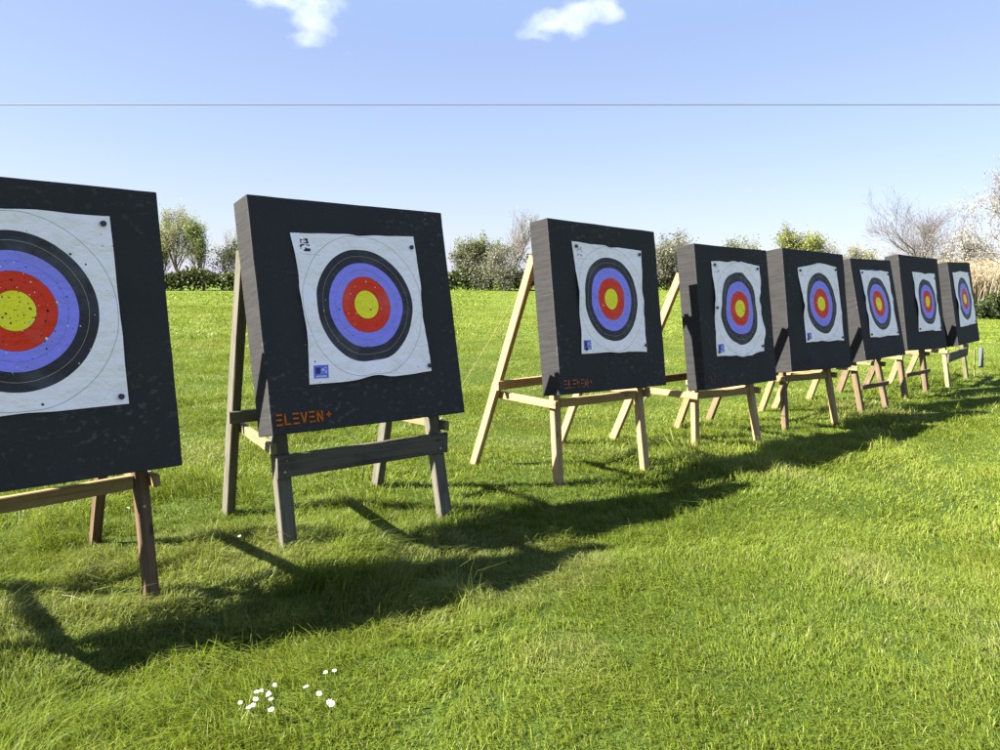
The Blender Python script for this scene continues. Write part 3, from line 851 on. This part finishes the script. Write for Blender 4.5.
def soil_patch():
    rnd = random.Random(2); cx, cy = -1.60, 3.37; vs_ = [(0, 0, gz(cx, cy) + .004)]; n = 22
    for i in range(n):
        a = 2 * PI * i / n; r_ = .062 * rnd.uniform(.7, 1.15); vs_.append((r_ * 1.3 * math.cos(a), r_ * math.sin(a), gz(cx + r_ * math.cos(a), cy + r_ * math.sin(a)) + .001))
    me = bpy.data.meshes.new('soil'); me.from_pydata(vs_, [], [(0, i + 1, (i + 1) % n + 1) for i in range(n)]); me.update()
    o = link('bare_soil_ground', me, simple_mat('bare soil', (.075, .055, .035), .95, .05, .4, 60)); o.location = (cx, cy, 0)
    tag(o, 'small scuffed patch of bare soil at the foot of the nearest easel leg', 'soil', kind='structure')
soil_patch()

# ------------------------------------------------------------------ daisies
DAISY = [(-.882, 2.473), (-.844, 2.531), (-.832, 2.547), (-.835, 2.49), (-.826, 2.438), (-.83, 2.411), (-.796, 2.513), (-.779, 2.483), (-.794, 2.576), (-.755, 2.407),
         (-.675, 2.552), (-.618, 2.505), (-.567, 2.44), (-.556, 2.432), (-.627, 2.644), (-.597, 2.654), (.175, 4.171), (.955, 5.78), (-1.52, 4.72), (-1.41, 4.02), (-2.26, 4.52)]
DLAB = ['white daisy standing apart at the left end of the daisy patch', 'topmost daisy of the tight white clump on the left', 'white daisy tucked behind the topmost one of the tight clump',
        'white daisy in the middle of the tight clump on the left', 'white daisy low in the tight clump on the left', 'lowest white daisy of the tight clump, half sunk in grass',
        'upper daisy of the pair just right of the tight clump', 'lower daisy of the pair just right of the tight clump', 'white daisy farthest back above the left clump',
        'large white daisy nearest the camera, below the left clump', 'single white daisy between the left clump and the right group', 'round white daisy heading the right group',
        'lower right daisy of a touching pair, left one of it', 'lower right daisy of a touching pair, right one of it', 'left daisy of the far shaded pair at the upper right', 'right daisy of the far shaded pair at the upper right',
        'lone white daisy in the shadow in front of the second target', 'lone white daisy in front of the third target by its right leg', 'white daisy between the left legs of the grey weathered easel',
        'white daisy left of the front leg of the grey weathered easel', 'white daisy between the rear and front legs of the nearest easel']
def petals_mesh(rnd):
    vs_, fs = [], []
    n = 17
    for i in range(n):
        a = 2 * PI * i / n + rnd.uniform(-.1, .1); L = rnd.uniform(.0095, .0125); wd = .0021
        zt = rnd.uniform(.0, .003)
        ca, sa = math.cos(a), math.sin(a)
        def P(r_, s_, z): return (ca * r_ - sa * s_, sa * r_ + ca * s_, z)
        i0 = len(vs_)
        vs_ += [P(.002, -.0008, 0), P(.002, .0008, 0), P(L * .65, wd, zt * .7 + .001), P(L, wd * .5, zt), P(L, -wd * .5, zt), P(L * .65, -wd, zt * .7 + .001)]
        fs.append((i0, i0 + 5, i0 + 4, i0 + 3, i0 + 2, i0 + 1))
    me = bpy.data.meshes.new('petals'); me.from_pydata(vs_, [], fs); me.update(); return me
def disc_mesh():
    bm = bmesh.new(); bmesh.ops.create_uvsphere(bm, u_segments=10, v_segments=6, radius=.0042)
    bmesh.ops.scale(bm, vec=(1, 1, .5), verts=bm.verts)
    me = bpy.data.meshes.new('flower_disc'); bm.to_mesh(me); bm.free(); return me
_dr = random.Random(4)
PM = [petals_mesh(_dr) for _ in range(4)]
for m_ in PM: m_.materials.append(M['petal'])
DM = disc_mesh(); DM.materials.append(M['disc'])
for i, ((x, y), lab) in enumerate(zip(DAISY, DLAB)):
    z = gz(x, y); hgt = _dr.uniform(.052, .068)
    if i >= 16: hgt = .085
    root = empty('daisy', (x, y, z)); tag(root, lab, 'daisy', 'white daisies in the grass')
    tl = (_dr.uniform(-.15, .5) + .1, _dr.uniform(-.45, .2), 0)
    sc = _dr.uniform(.7, .98)
    p = bpy.data.objects.new('petals', PM[i % 4]); COL.objects.link(p); p.parent = root; p.location = (0, -.004, hgt); p.rotation_euler = tl; p.scale = (sc,) * 3
    d_ = bpy.data.objects.new('flower_disc', DM); COL.objects.link(d_); d_.parent = root; d_.location = (0, -.004, hgt + .0015); d_.rotation_euler = tl; d_.scale = (sc,) * 3
    mb = MB(); mb.tube([V(.004, .003, -.005), V(.002, .001, hgt * .5), V(0, -.004, hgt - .001)], .0012, 5); mb.build('stem', M['stem'], root)

# ------------------------------------------------------------------ trees
def grow(rnd, height, r0, levels, nkids, spread, first=.3, gnarl=.12, upward=.25, shorten=.62, stems=1):
    """returns list of segments (p0,p1,ra,rb,level) and twig points"""
    segs, tips = [], []
    def branch(p, d, L, r, lev):
        n = 5 if lev == 0 else 4 if lev == 1 else 3
        q = p.copy(); pts = [p.copy()]
        for i in range(n):
            d = nrm(d + np.array([rnd.gauss(0, gnarl), rnd.gauss(0, gnarl), rnd.gauss(0, gnarl) + upward * .15]))
            q2 = q + d * L / n
            ra = r * (1 - .72 * i / n); rb = r * (1 - .72 * (i + 1) / n)
            segs.append((q, q2, ra, rb, lev)); q = q2; pts.append(q2)
        if lev >= levels: tips.extend(pts[1:]); return
        k = nkids[lev]
        for j in range(k):
            t_ = (first if lev == 0 else .2) + (1 - (first if lev == 0 else .2)) * (j + rnd.random()) / k
            i = min(int(t_ * n), n - 1); fr = t_ * n - i
            base = pts[i] + (pts[i + 1] - pts[i]) * min(fr, 1)
            a = rnd.uniform(0, 2 * PI); sp = spread * rnd.uniform(.6, 1.25)
            ref = nrm(np.cross(d, V(.3, .5, .8))); ref2 = np.cross(d, ref)
            dd = nrm(d * math.cos(sp) + (ref * math.cos(a) + ref2 * math.sin(a)) * math.sin(sp) + V(0, 0, upward))
            branch(base, dd, L * shorten * rnd.uniform(.75, 1.2) * (1.1 - .35 * t_), max(r * (.62 - .25 * t_), .006), lev + 1)
    for s_ in range(stems):
        d = nrm(V(rnd.gauss(0, .12 if stems == 1 else .38), rnd.gauss(0, .12 if stems == 1 else .38), 1))
        p = V(0, 0, -.15)
        branch(p, d, height * (.62 if stems == 1 else .58) * rnd.uniform(.85, 1.1), r0 * (1 if stems == 1 else .6), 0)
    zmax = max(s_[1][2] for s_ in segs); f = height / zmax
    segs = [(a * f, b * f, ra, rb, l) for a, b, ra, rb, l in segs]; tips = [p * f for p in tips]
    return segs, tips

def tubes_np(segs, n):
    if not segs: return None
    P0 = np.array([s_[0] for s_ in segs]); P1 = np.array([s_[1] for s_ in segs]); ra = np.array([s_[2] for s_ in segs]); rb = np.array([s_[3] for s_ in segs])
    d = P1 - P0; d /= np.linalg.norm(d, axis=1, keepdims=True) + 1e-9
    ref = np.where(np.abs(d[:, 2:3]) > .9, V(1, 0, 0)[None], V(0, 0, 1)[None])
    a = np.cross(d, ref); a /= np.linalg.norm(a, axis=1, keepdims=True); b = np.cross(d, a)
    vs_ = []
    for (P, r_) in ((P0, ra), (P1, rb)):
        for i in range(n):
            t_ = 2 * PI * i / n
            vs_.append(P + (a * math.cos(t_) + b * math.sin(t_)) * r_[:, None])
    verts = np.stack(vs_, 1).reshape(-1, 3)
    base = np.arange(len(segs)) * 2 * n
    q = np.concatenate([np.stack([base + i, base + (i + 1) % n, base + n + (i + 1) % n, base + n + i], -1) for i in range(n)])
    return verts, q

def leaves_np(rs, pts, size, jit, aspect=.6):
    n = len(pts)
    c = pts + rs.normal(0, 1, (n, 3)) * jit
    a = rs.normal(0, 1, (n, 3)); a /= np.linalg.norm(a, axis=1, keepdims=True)
    b = np.cross(a, rs.normal(0, 1, (n, 3))); b /= np.linalg.norm(b, axis=1, keepdims=True) + 1e-9
    s_ = size * rs.uniform(.6, 1.35, (n, 1))
    v = np.stack([c - a * s_, c + b * s_ * aspect, c + a * s_, c - b * s_ * aspect], 1).reshape(-1, 3)
    i0 = np.arange(n) * 4
    return v, np.stack([i0, i0 + 1, i0 + 2, i0 + 3], -1)

TREES = []
def tree(name, label, cat, x, y, height, seed, r0=.16, levels=3, nkids=(8, 6, 5), spread=.75, first=.25, upward=.25, shorten=.6, stems=1,
         bark='bark', twig='twig', leaf=None, nleaf=0, lsize=.12, ljit=.25, low=None, group='trees and bushes round the field', twig_r=1.0, crown='crown', gnarl=.12):
    rnd = random.Random(seed); rs = np.random.RandomState(seed)
    segs, tips = grow(rnd, height, r0, levels, nkids, spread, first, gnarl, upward, shorten, stems)
    z = gz(x, y)
    root = empty(name, (x, y, z)); tag(root, label, cat, group)
    main = [s_ for s_ in segs if s_[4] <= 1]
    v, q = tubes_np(main, 6); link('trunk', mesh_np('trunk', v, [q], smooth=True), M[bark], root)
    fine = [(a, b, max(ra * twig_r, .006), max(rb * twig_r, .004), l) for a, b, ra, rb, l in segs if l > 1]
    if fine:
        v, q = tubes_np(fine, 3); link('twigs', mesh_np('twigs', v, [q], smooth=True), M[twig], root)
    if leaf and nleaf:
        T_ = np.array(tips)
        sets = leaf if isinstance(leaf, list) else [(leaf, nleaf, lsize, ljit, low)]
        for (mat, cnt, ls, lj, zr) in sets:
            P = T_
            if zr is not None:
                zz = P[:, 2] / height; P = P[(zz >= zr[0]) & (zz <= zr[1])]
            if len(P) == 0: continue
            idx = rs.randint(0, len(P), cnt); pts = P[idx]
            # uneven clumping: thin some areas out
            cm = fbm(pts[:, 0] / height * 7 + seed, (pts[:, 2] + pts[:, 1] * .6) / height * 7, seed % 40, 2)
            pts = pts[rs.rand(len(pts)) < .45 + .8 * sstep(.32, .6, cm)]
            pts = pts.copy(); v, q = leaves_np(rs, pts, ls, lj)
            v[:, 2] = np.maximum(v[:, 2], -.05)
            tint = np.clip(rs.rand(len(q)) * .7 + .3 * rs.rand(), 0, 1)
            link(crown if mat != 'blossom' else 'blossoms', mesh_np('crown', v, [q], face_attr=tint), M[mat], root)
    return root

Gt = 'trees along the far field edge'
# far left group, seen between the first two targets
Y0 = 97.0
def fx(px, Y): # world X of an image column at depth Y (layout help for the far hedge line)
    return (px - 500) / 762.5 * Y * 1.0 + .0008 * Y
tree('bare_tree', 'tall half bare tree with pale buds left of the scuffed second target', 'tree', fx(183, 100), 100, 11.3, 11, .20, 4, (12, 7, 5, 3), .50, .12, .42, .6, leaf=[('leaf_pale', 5200, .075, .28, None), ('leaf_spring', 2600, .09, .35, (.15, .8))], nleaf=1, twig='twig_pale', bark='bark_pale', group=Gt, twig_r=.8)
tree('leafing_tree', 'yellow green leafing tree just right of the tall half bare one', 'tree', fx(204, 99), 99, 9.6, 12, .18, 4, (12, 7, 5, 3), .46, .10, .45, .58, leaf=[('leaf_spring', 6500, .09, .33, None), ('leaf_pale', 2500, .08, .35, None)], nleaf=1, group=Gt)
tree('leafing_tree', 'yellow green leafing tree hidden mostly behind the nearest target', 'tree', fx(160, 102), 102, 9.4, 13, .18, 4, (12, 7, 5, 3), .52, .12, .4, .6, leaf=[('leaf_spring', 5500, .09, .33, None), ('leaf_pale', 3200, .08, .35, None)], nleaf=1, group=Gt)
tree('dark_bush', 'dark rounded bush next to the left side of the scuffed second target', 'bush', fx(230, 97), 97, 6.8, 14, .12, 4, (10, 6, 5, 3), .8, .08, .15, .62, 3, leaf=[('leaf_dark', 6500, .13, .25, None)], nleaf=1, group=Gt)
tree('bare_tree', 'small bare tree rising behind the dark rounded bush', 'tree', fx(222, 103), 103, 8.4, 15, .12, 4, (10, 6, 5, 3), .6, .25, .35, .6, leaf=[('leaf_pale', 900, .07, .2, None)], nleaf=1, twig='twig_pale', group=Gt)
tree('bare_tree', 'bare tree whose twig tip shows above the middle of the second target', 'tree', fx(347, 104), 104, 11.6, 16, .2, 4, (10, 6, 5, 3), .6, .25, .35, .6, twig='twig_pale', group=Gt)
tree('bare_tree', 'bare tree whose twig tips show above the right end of the second target', 'tree', fx(421, 103), 103, 11.0, 17, .2, 4, (10, 6, 5, 3), .55, .25, .4, .6, twig='twig_pale', group=Gt)
# between second and third target
YB = 103
tree('blossom_bush', 'green bush flecked with white blossom right of the second target', 'bush', fx(466, YB), YB, 7.0, 21, .14, 4, (11, 6, 5, 3), .75, .1, .2, .62, 3, leaf=[('blossom_mix', 7500, .11, .3, None), ('leaf_mid', 2500, .12, .3, (0, .7))], nleaf=1, group=Gt)
tree('leafing_bush', 'greenish yellow topped bush between the second and third targets', 'bush', fx(482, YB + 1), YB + 1, 8.0, 22, .14, 4, (11, 6, 5, 3), .6, .1, .35, .6, 3, leaf=[('leaf_spring', 3200, .11, .3, (.4, 1)), ('leaf_mid', 5000, .12, .3, (0, .75)), ('blossom_mix', 2500, .1, .3, (0, .6))], nleaf=1, group=Gt)
tree('bare_tree', 'slender bare tree rising beside the pale upper edge of the third target', 'tree', fx(503, YB + 2), YB + 2, 11.4, 23, .17, 4, (12, 7, 5, 3), .62, .15, .36, .58, leaf=[('leaf_pale', 1900, .06, .25, None)], nleaf=1, twig='twig_pale', bark='bark_pale', group=Gt, twig_r=.8)
tree('blossom_bush', 'white flowered bush at the foot of the slender bare tree', 'bush', fx(509, YB - 2), YB - 2, 6.0, 24, .12, 4, (11, 6, 5, 3), .8, .05, .1, .65, 3, leaf=[('blossom_mix', 6500, .11, .3, None), ('leaf_mid', 1500, .12, .3, (0, .5))], nleaf=1, group=Gt)
tree('leafing_bush', 'green bush mostly covered by the left part of the third target', 'bush', fx(545, YB), YB, 6.0, 25, .12, 4, (10, 6, 5, 3), .75, .1, .2, .62, 3, leaf=[('leaf_mid', 6500, .13, .3, None)], nleaf=1, group=Gt)
tree('blossom_bush', 'pale blossoming bush filling the gap between the third and fourth targets', 'bush', fx(664, YB - 3), YB - 3, 7.8, 26, .14, 4, (11, 6, 5, 3), .65, .08, .3, .62, 3, leaf=[('blossom_mix', 8500, .11, .35, None)], nleaf=1, group=Gt)
# middle right, tops over targets four to six
tree('leafing_bush', 'low bushy tree whose top just clears the fourth target', 'bush', fx(722, 100), 100, 6.9, 31, .13, 4, (10, 6, 5, 3), .7, .1, .25, .62, 2, leaf=[('leaf_spring', 2500, .11, .35, None), ('leaf_mid', 3000, .12, .35, None)], nleaf=1, group=Gt)
tree('bare_tree', 'low twiggy tree showing over the right end of the fourth target', 'tree', fx(752, 100), 100, 6.9, 35, .12, 4, (10, 6, 5, 3), .65, .2, .3, .6, 2, leaf=[('leaf_spring', 1600, .1, .3, None)], nleaf=1, twig='twig_pale', group=Gt)
tree('willow_tree', 'bright yellow green willow rising above the fifth target', 'tree', fx(783, 98), 98, 9.0, 32, .2, 4, (12, 7, 5, 3), .62, .12, .34, .6, leaf=[('leaf_willow', 5000, .11, .35, (0, .78)), ('leaf_pale', 700, .08, .2, (.7, 1))], nleaf=1, twig='twig_pale', group=Gt)
tree('willow_tree', 'smaller yellow willow leaning out to the right of the bright one', 'tree', fx(803, 97), 97, 7.2, 36, .2, 4, (13, 7, 5, 3), .95, .12, .25, .58, leaf=[('leaf_willow', 5000, .11, .3, None)], nleaf=1, twig='twig_pale', group=Gt)
tree('bare_tree', 'low thin tree showing above the left part of the sixth target', 'tree', fx(838, 98), 98, 6.3, 33, .12, 4, (10, 6, 5, 3), .7, .15, .3, .6, 2, leaf=[('leaf_pale', 1500, .09, .3, None)], nleaf=1, twig='twig_pale', group=Gt)
tree('leafing_bush', 'pale green bush beyond the sixth target', 'bush', fx(862, 96), 96, 5.4, 34, .12, 4, (10, 6, 5, 3), .7, .1, .25, .6, 3, leaf=[('leaf_pale', 2600, .1, .35, None)], nleaf=1, group=Gt)
# right: nearer bare and blossoming trees
Gr = 'bare and blossoming trees by the reeds'
tree('bare_tree', 'spreading bare tree behind the sixth and seventh targets', 'tree', fx(912, 47), 47, 7.2, 41, .10, 4, (9, 6, 5, 4), .72, .14, .20, .70, twig='twig_pale', bark='bark_pale', group=Gr, twig_r=.75, leaf=[('blossom', 240, .035, .1, None)], nleaf=1, gnarl=.16)
tree('bare_tree', 'second bare tree leaning right behind the last two targets', 'tree', fx(937, 46), 46, 6.2, 42, .085, 4, (9, 6, 5, 4), .75, .14, .18, .70, twig='twig_pale', bark='bark_pale', group=Gr, twig_r=.75, leaf=[('blossom', 500, .035, .12, None)], nleaf=1, gnarl=.16)
tree('blossom_tree', 'large white blossoming tree over the reeds at the right border', 'tree', fx(1030, 42), 42, 8.9, 43, .14, 4, (10, 7, 5, 4), .8, .12, .22, .68, twig='twig_pale', bark='bark_pale', group=Gr, twig_r=.8, leaf=[('blossom', 10500, .048, .14, (.22, .72)), ('blossom', 1500, .04, .12, (.7, 1))], nleaf=1, gnarl=.16)
tree('blossom_tree', 'smaller blossoming tree behind the reeds left of the large one', 'tree', fx(972, 45), 45, 4.7, 44, .13, 4, (9, 7, 5, 4), .85, .1, .15, .66, twig='twig_pale', bark='bark', group=Gr, twig_r=.8, leaf=[('blossom', 5200, .045, .14, None)], nleaf=1, gnarl=.16)

# dark evergreen bushes in front of the reeds
tree('conifer_bush', 'dark green conifer bush in front of the dry reeds', 'bush', 22.3, 32.8, 1.75, 51, .05, 3, (12, 8, 6), .8, .03, .45, .6, 4, leaf=[('leaf_yew', 9000, .06, .10, None)], nleaf=1, group='evergreen bushes by the reeds')
tree('conifer_bush', 'lower dark green bush just right of the last target', 'bush', 21.0, 32.9, 1.15, 52, .04, 3, (12, 8, 6), .9, .03, .3, .62, 4, leaf=[('leaf_yew', 6000, .055, .09, None)], nleaf=1, group='evergreen bushes by the reeds')
tree('conifer_bush', 'taller dark conifer bush running out of the right border', 'bush', 24.2, 32.6, 2.0, 53, .05, 3, (12, 8, 6), .8, .03, .45, .6, 4, leaf=[('leaf_yew', 9000, .06, .11, None)], nleaf=1, group='evergreen bushes by the reeds')

# ------------------------------------------------------------------ far hedge (one long clipped-less hedge along the field edge)
def hedge(label, x0, x1, y, hgt, n, seed, mat='leaf_mid', dep=1.6):
    rs = np.random.RandomState(seed)
    x = rs.uniform(x0, x1, n)
    top = hgt * (.45 + .85 * fbm(x * .35 + seed, x * 0, seed % 30, 3))
    z = top * np.sqrt(rs.rand(n)); yy = y + rs.normal(0, dep * .4, n)
    keep = rs.rand(n) < .18 + 1.2 * sstep(.33, .55, fbm(x * .8 + seed, z * .8, 7, 2))
    x, yy, z = x[keep], yy[keep], z[keep]
    c = np.stack([x, yy, z + ground_z(x, yy)], -1)
    org = V((x0 + x1) / 2, y, gz((x0 + x1) / 2, y))
    v, q = leaves_np(rs, c - org, .17, .1, .7)
    sx = rs.uniform(x0, x1, int((x1 - x0) * 1.4)); segs = []
    for a in sx:
        yb = y + rs.normal(0, .3); b = V(a, yb, gz(a, yb) - .1) - org
        segs.append((b, b + V(rs.normal(0, .2), rs.normal(0, .2), hgt * rs.uniform(.5, .95)), .035, .012, 0))
    v2, q2 = tubes_np(segs, 4)
    me = mesh_np('hedge', np.concatenate([v, v2]), [np.concatenate([q, q2 + len(v)])], face_attr=np.concatenate([np.clip(rs.rand(len(q)), 0, 1), np.zeros(len(q2))]))
    o = link('hedge', me, M[mat]); o.location = tuple(org); tag(o, label, 'hedge', 'hedges along the far field edge')
hedge('low dark hedge along the far field edge left of the second target', fx(60, 96), fx(300, 96), 96, 2.7, 19000, 61, 'leaf_mid')
hedge('dark hedge along the far field edge between second and fifth targets', fx(300, 101), fx(760, 101), 101, 2.7, 34000, 62, 'leaf_mid')
hedge('far hedge behind the fifth to last targets', fx(760, 97), fx(1080, 97), 97, 2.6, 20000, 63, 'leaf_mid')

# ------------------------------------------------------------------ reeds
def reeds():
    rs = np.random.RandomState(9)
    n = 15000
    x = rs.uniform(22.2, 40, n); y = 38.5 + (x - 22) * .12 + rs.uniform(-1.8, 2.2, n)
    H = 2.5 * (.72 + .35 * rs.rand(n)) * (.88 + .25 * fbm(x * .6, y * .6, 3, 2))
    z = ground_z(x, y)
    a = rs.uniform(0, PI, n); wd = .016 * rs.uniform(.6, 1.5, n)
    wv = np.stack([np.cos(a) * wd, np.sin(a) * wd, np.zeros(n)], -1)
    L = rs.normal(0, .10, (n, 2)) * H[:, None]
    b = np.stack([x, y, z], -1) - V(30, 39, 0)
    m1 = b + np.stack([L[:, 0] * .3, L[:, 1] * .3, H * .55], -1)
    t1 = b + np.stack([L[:, 0], L[:, 1], H], -1)
    v = np.stack([b - wv, b + wv, m1 + wv, m1 - wv, t1], 1).reshape(-1, 3); i = np.arange(n) * 5
    # feathery heads
    hv, hq = leaves_np(rs, t1[rs.rand(n) < .6], .075, .04, .3)
    tint = np.concatenate([rs.rand(n), np.zeros(0)])
    f4 = np.stack([i, i + 1, i + 2, i + 3], -1); f3 = np.stack([i + 3, i + 2, i + 4], -1)
    v2 = np.concatenate([v, hv]); f4 = np.concatenate([f4, hq + len(v)])
    me = mesh_np('reeds', v2, [f4, f3], face_attr=np.concatenate([tint, rs.rand(len(hq)) * .6, tint]))
    o = link('reeds', me, M['reed']); o.location = (30, 39, 0)
    tag(o, 'bank of tall dry straw coloured reeds right of the last target', 'reeds', kind='stuff')
reeds()

# ------------------------------------------------------------------ overhead cable
def cable():
    a, b = V(-55.32, 62.07, 14.68), V(54.84, 62.22, 15.91)
    d = b - a; a2 = a - d * .25; b2 = b + d * .25
    pts = [a2 + (b2 - a2) * i / 24 for i in range(25)]
    org = (a2 + b2) / 2
    mb = MB(); mb.tube(pts, .042, 6); o = mb.build('overhead_cable', M['cable'], None, org); o.location = tuple(org)
    tag(o, 'thin dark overhead cable stretched level across the sky', 'cable')
cable()

# ------------------------------------------------------------------ clouds (real volumes far off)
def cloud_mat(lobes, seed, k):
    """soft vapour: a sum of round puffs eaten away by noise, thick in the middle and thin at the rim"""
    m, nt, out = new_mat('cloud vapour'); h = NT(nt)
    oc = h.coord('Object')
    tot = None
    for (x, z, r) in lobes:
        mp = h.mapping(oc, (1 / (1.25 * r), 1 / (1.2 * r), 1 / (.72 * r)), (-x / (1.25 * r), 0, -z / (.72 * r)))
        dt = nt.nodes.new('ShaderNodeVectorMath'); dt.operation = 'DOT_PRODUCT'; h.l(mp, dt.inputs[0]); h.l(mp, dt.inputs[1])
        g = h.math('SUBTRACT', 1.0, dt.outputs['Value'], clamp=True)
        g = h.math('MULTIPLY', g, g)
        tot = g if tot is None else h.math('ADD', tot, g)
    tot = h.math('MINIMUM', tot, 1.0)
    n = h.noise(h.mapping(oc, (.028, .028, .045), (seed, 0, 0)), 1.0, 10, .68)
    n = h.math('MULTIPLY', h.math('SUBTRACT', n, .5), 3.4)
    d = h.math('SUBTRACT', h.math('ADD', tot, n), .36, clamp=True)
    d = h.math('MULTIPLY', d, h.math('MULTIPLY', tot, 3.0, clamp=True))
    d = h.math('MULTIPLY', d, k)
    v = nt.nodes.new('ShaderNodeVolumeScatter'); v.inputs['Color'].default_value = (1, 1, 1, 1); v.inputs['Anisotropy'].default_value = .0
    h.l(d, v.inputs['Density']); h.l(v.outputs[0], out.inputs['Volume'])
    try: m.cycles.volume_step_rate = .25
    except Exception: pass
    return m
def cloud(label, loc, lobes, seed, k):
    bm = bmesh.new()
    for (x, z, r) in lobes:
        q = Matrix.Translation((x, 0, z)) @ Matrix.Diagonal((1.25, 1.2, .72, 1))
        bmesh.ops.create_icosphere(bm, subdivisions=3, radius=r * 1.0, matrix=q)
    me = bpy.data.meshes.new('cloud'); bm.to_mesh(me); bm.free()
    o = link('cloud', me, cloud_mat(lobes, seed, k)); o.location = loc
    rm = o.modifiers.new('remesh', 'REMESH'); rm.mode = 'VOXEL'; rm.voxel_size = 4.0
    tag(o, label, 'cloud', kind='thing')
    return o
cloud('ragged white cloud cut by the upper border, left of the other one', (-428, 1574, 515),
      [(-66, 36, 38), (-22, 40, 48), (24, 30, 52), (52, 0, 56), (64, -32, 46), (28, -46, 34), (88, 22, 40), (118, -70, 14)], 5, .0050)
cloud('lens shaped white cloud right of the ragged one', (124, 1575, 512),
      [(-78, -22, 30), (-48, -2, 44), (-10, 6, 52), (32, 16, 54), (68, 24, 48), (92, 12, 34), (20, -22, 34), (-44, -30, 24)], 6, .0050)
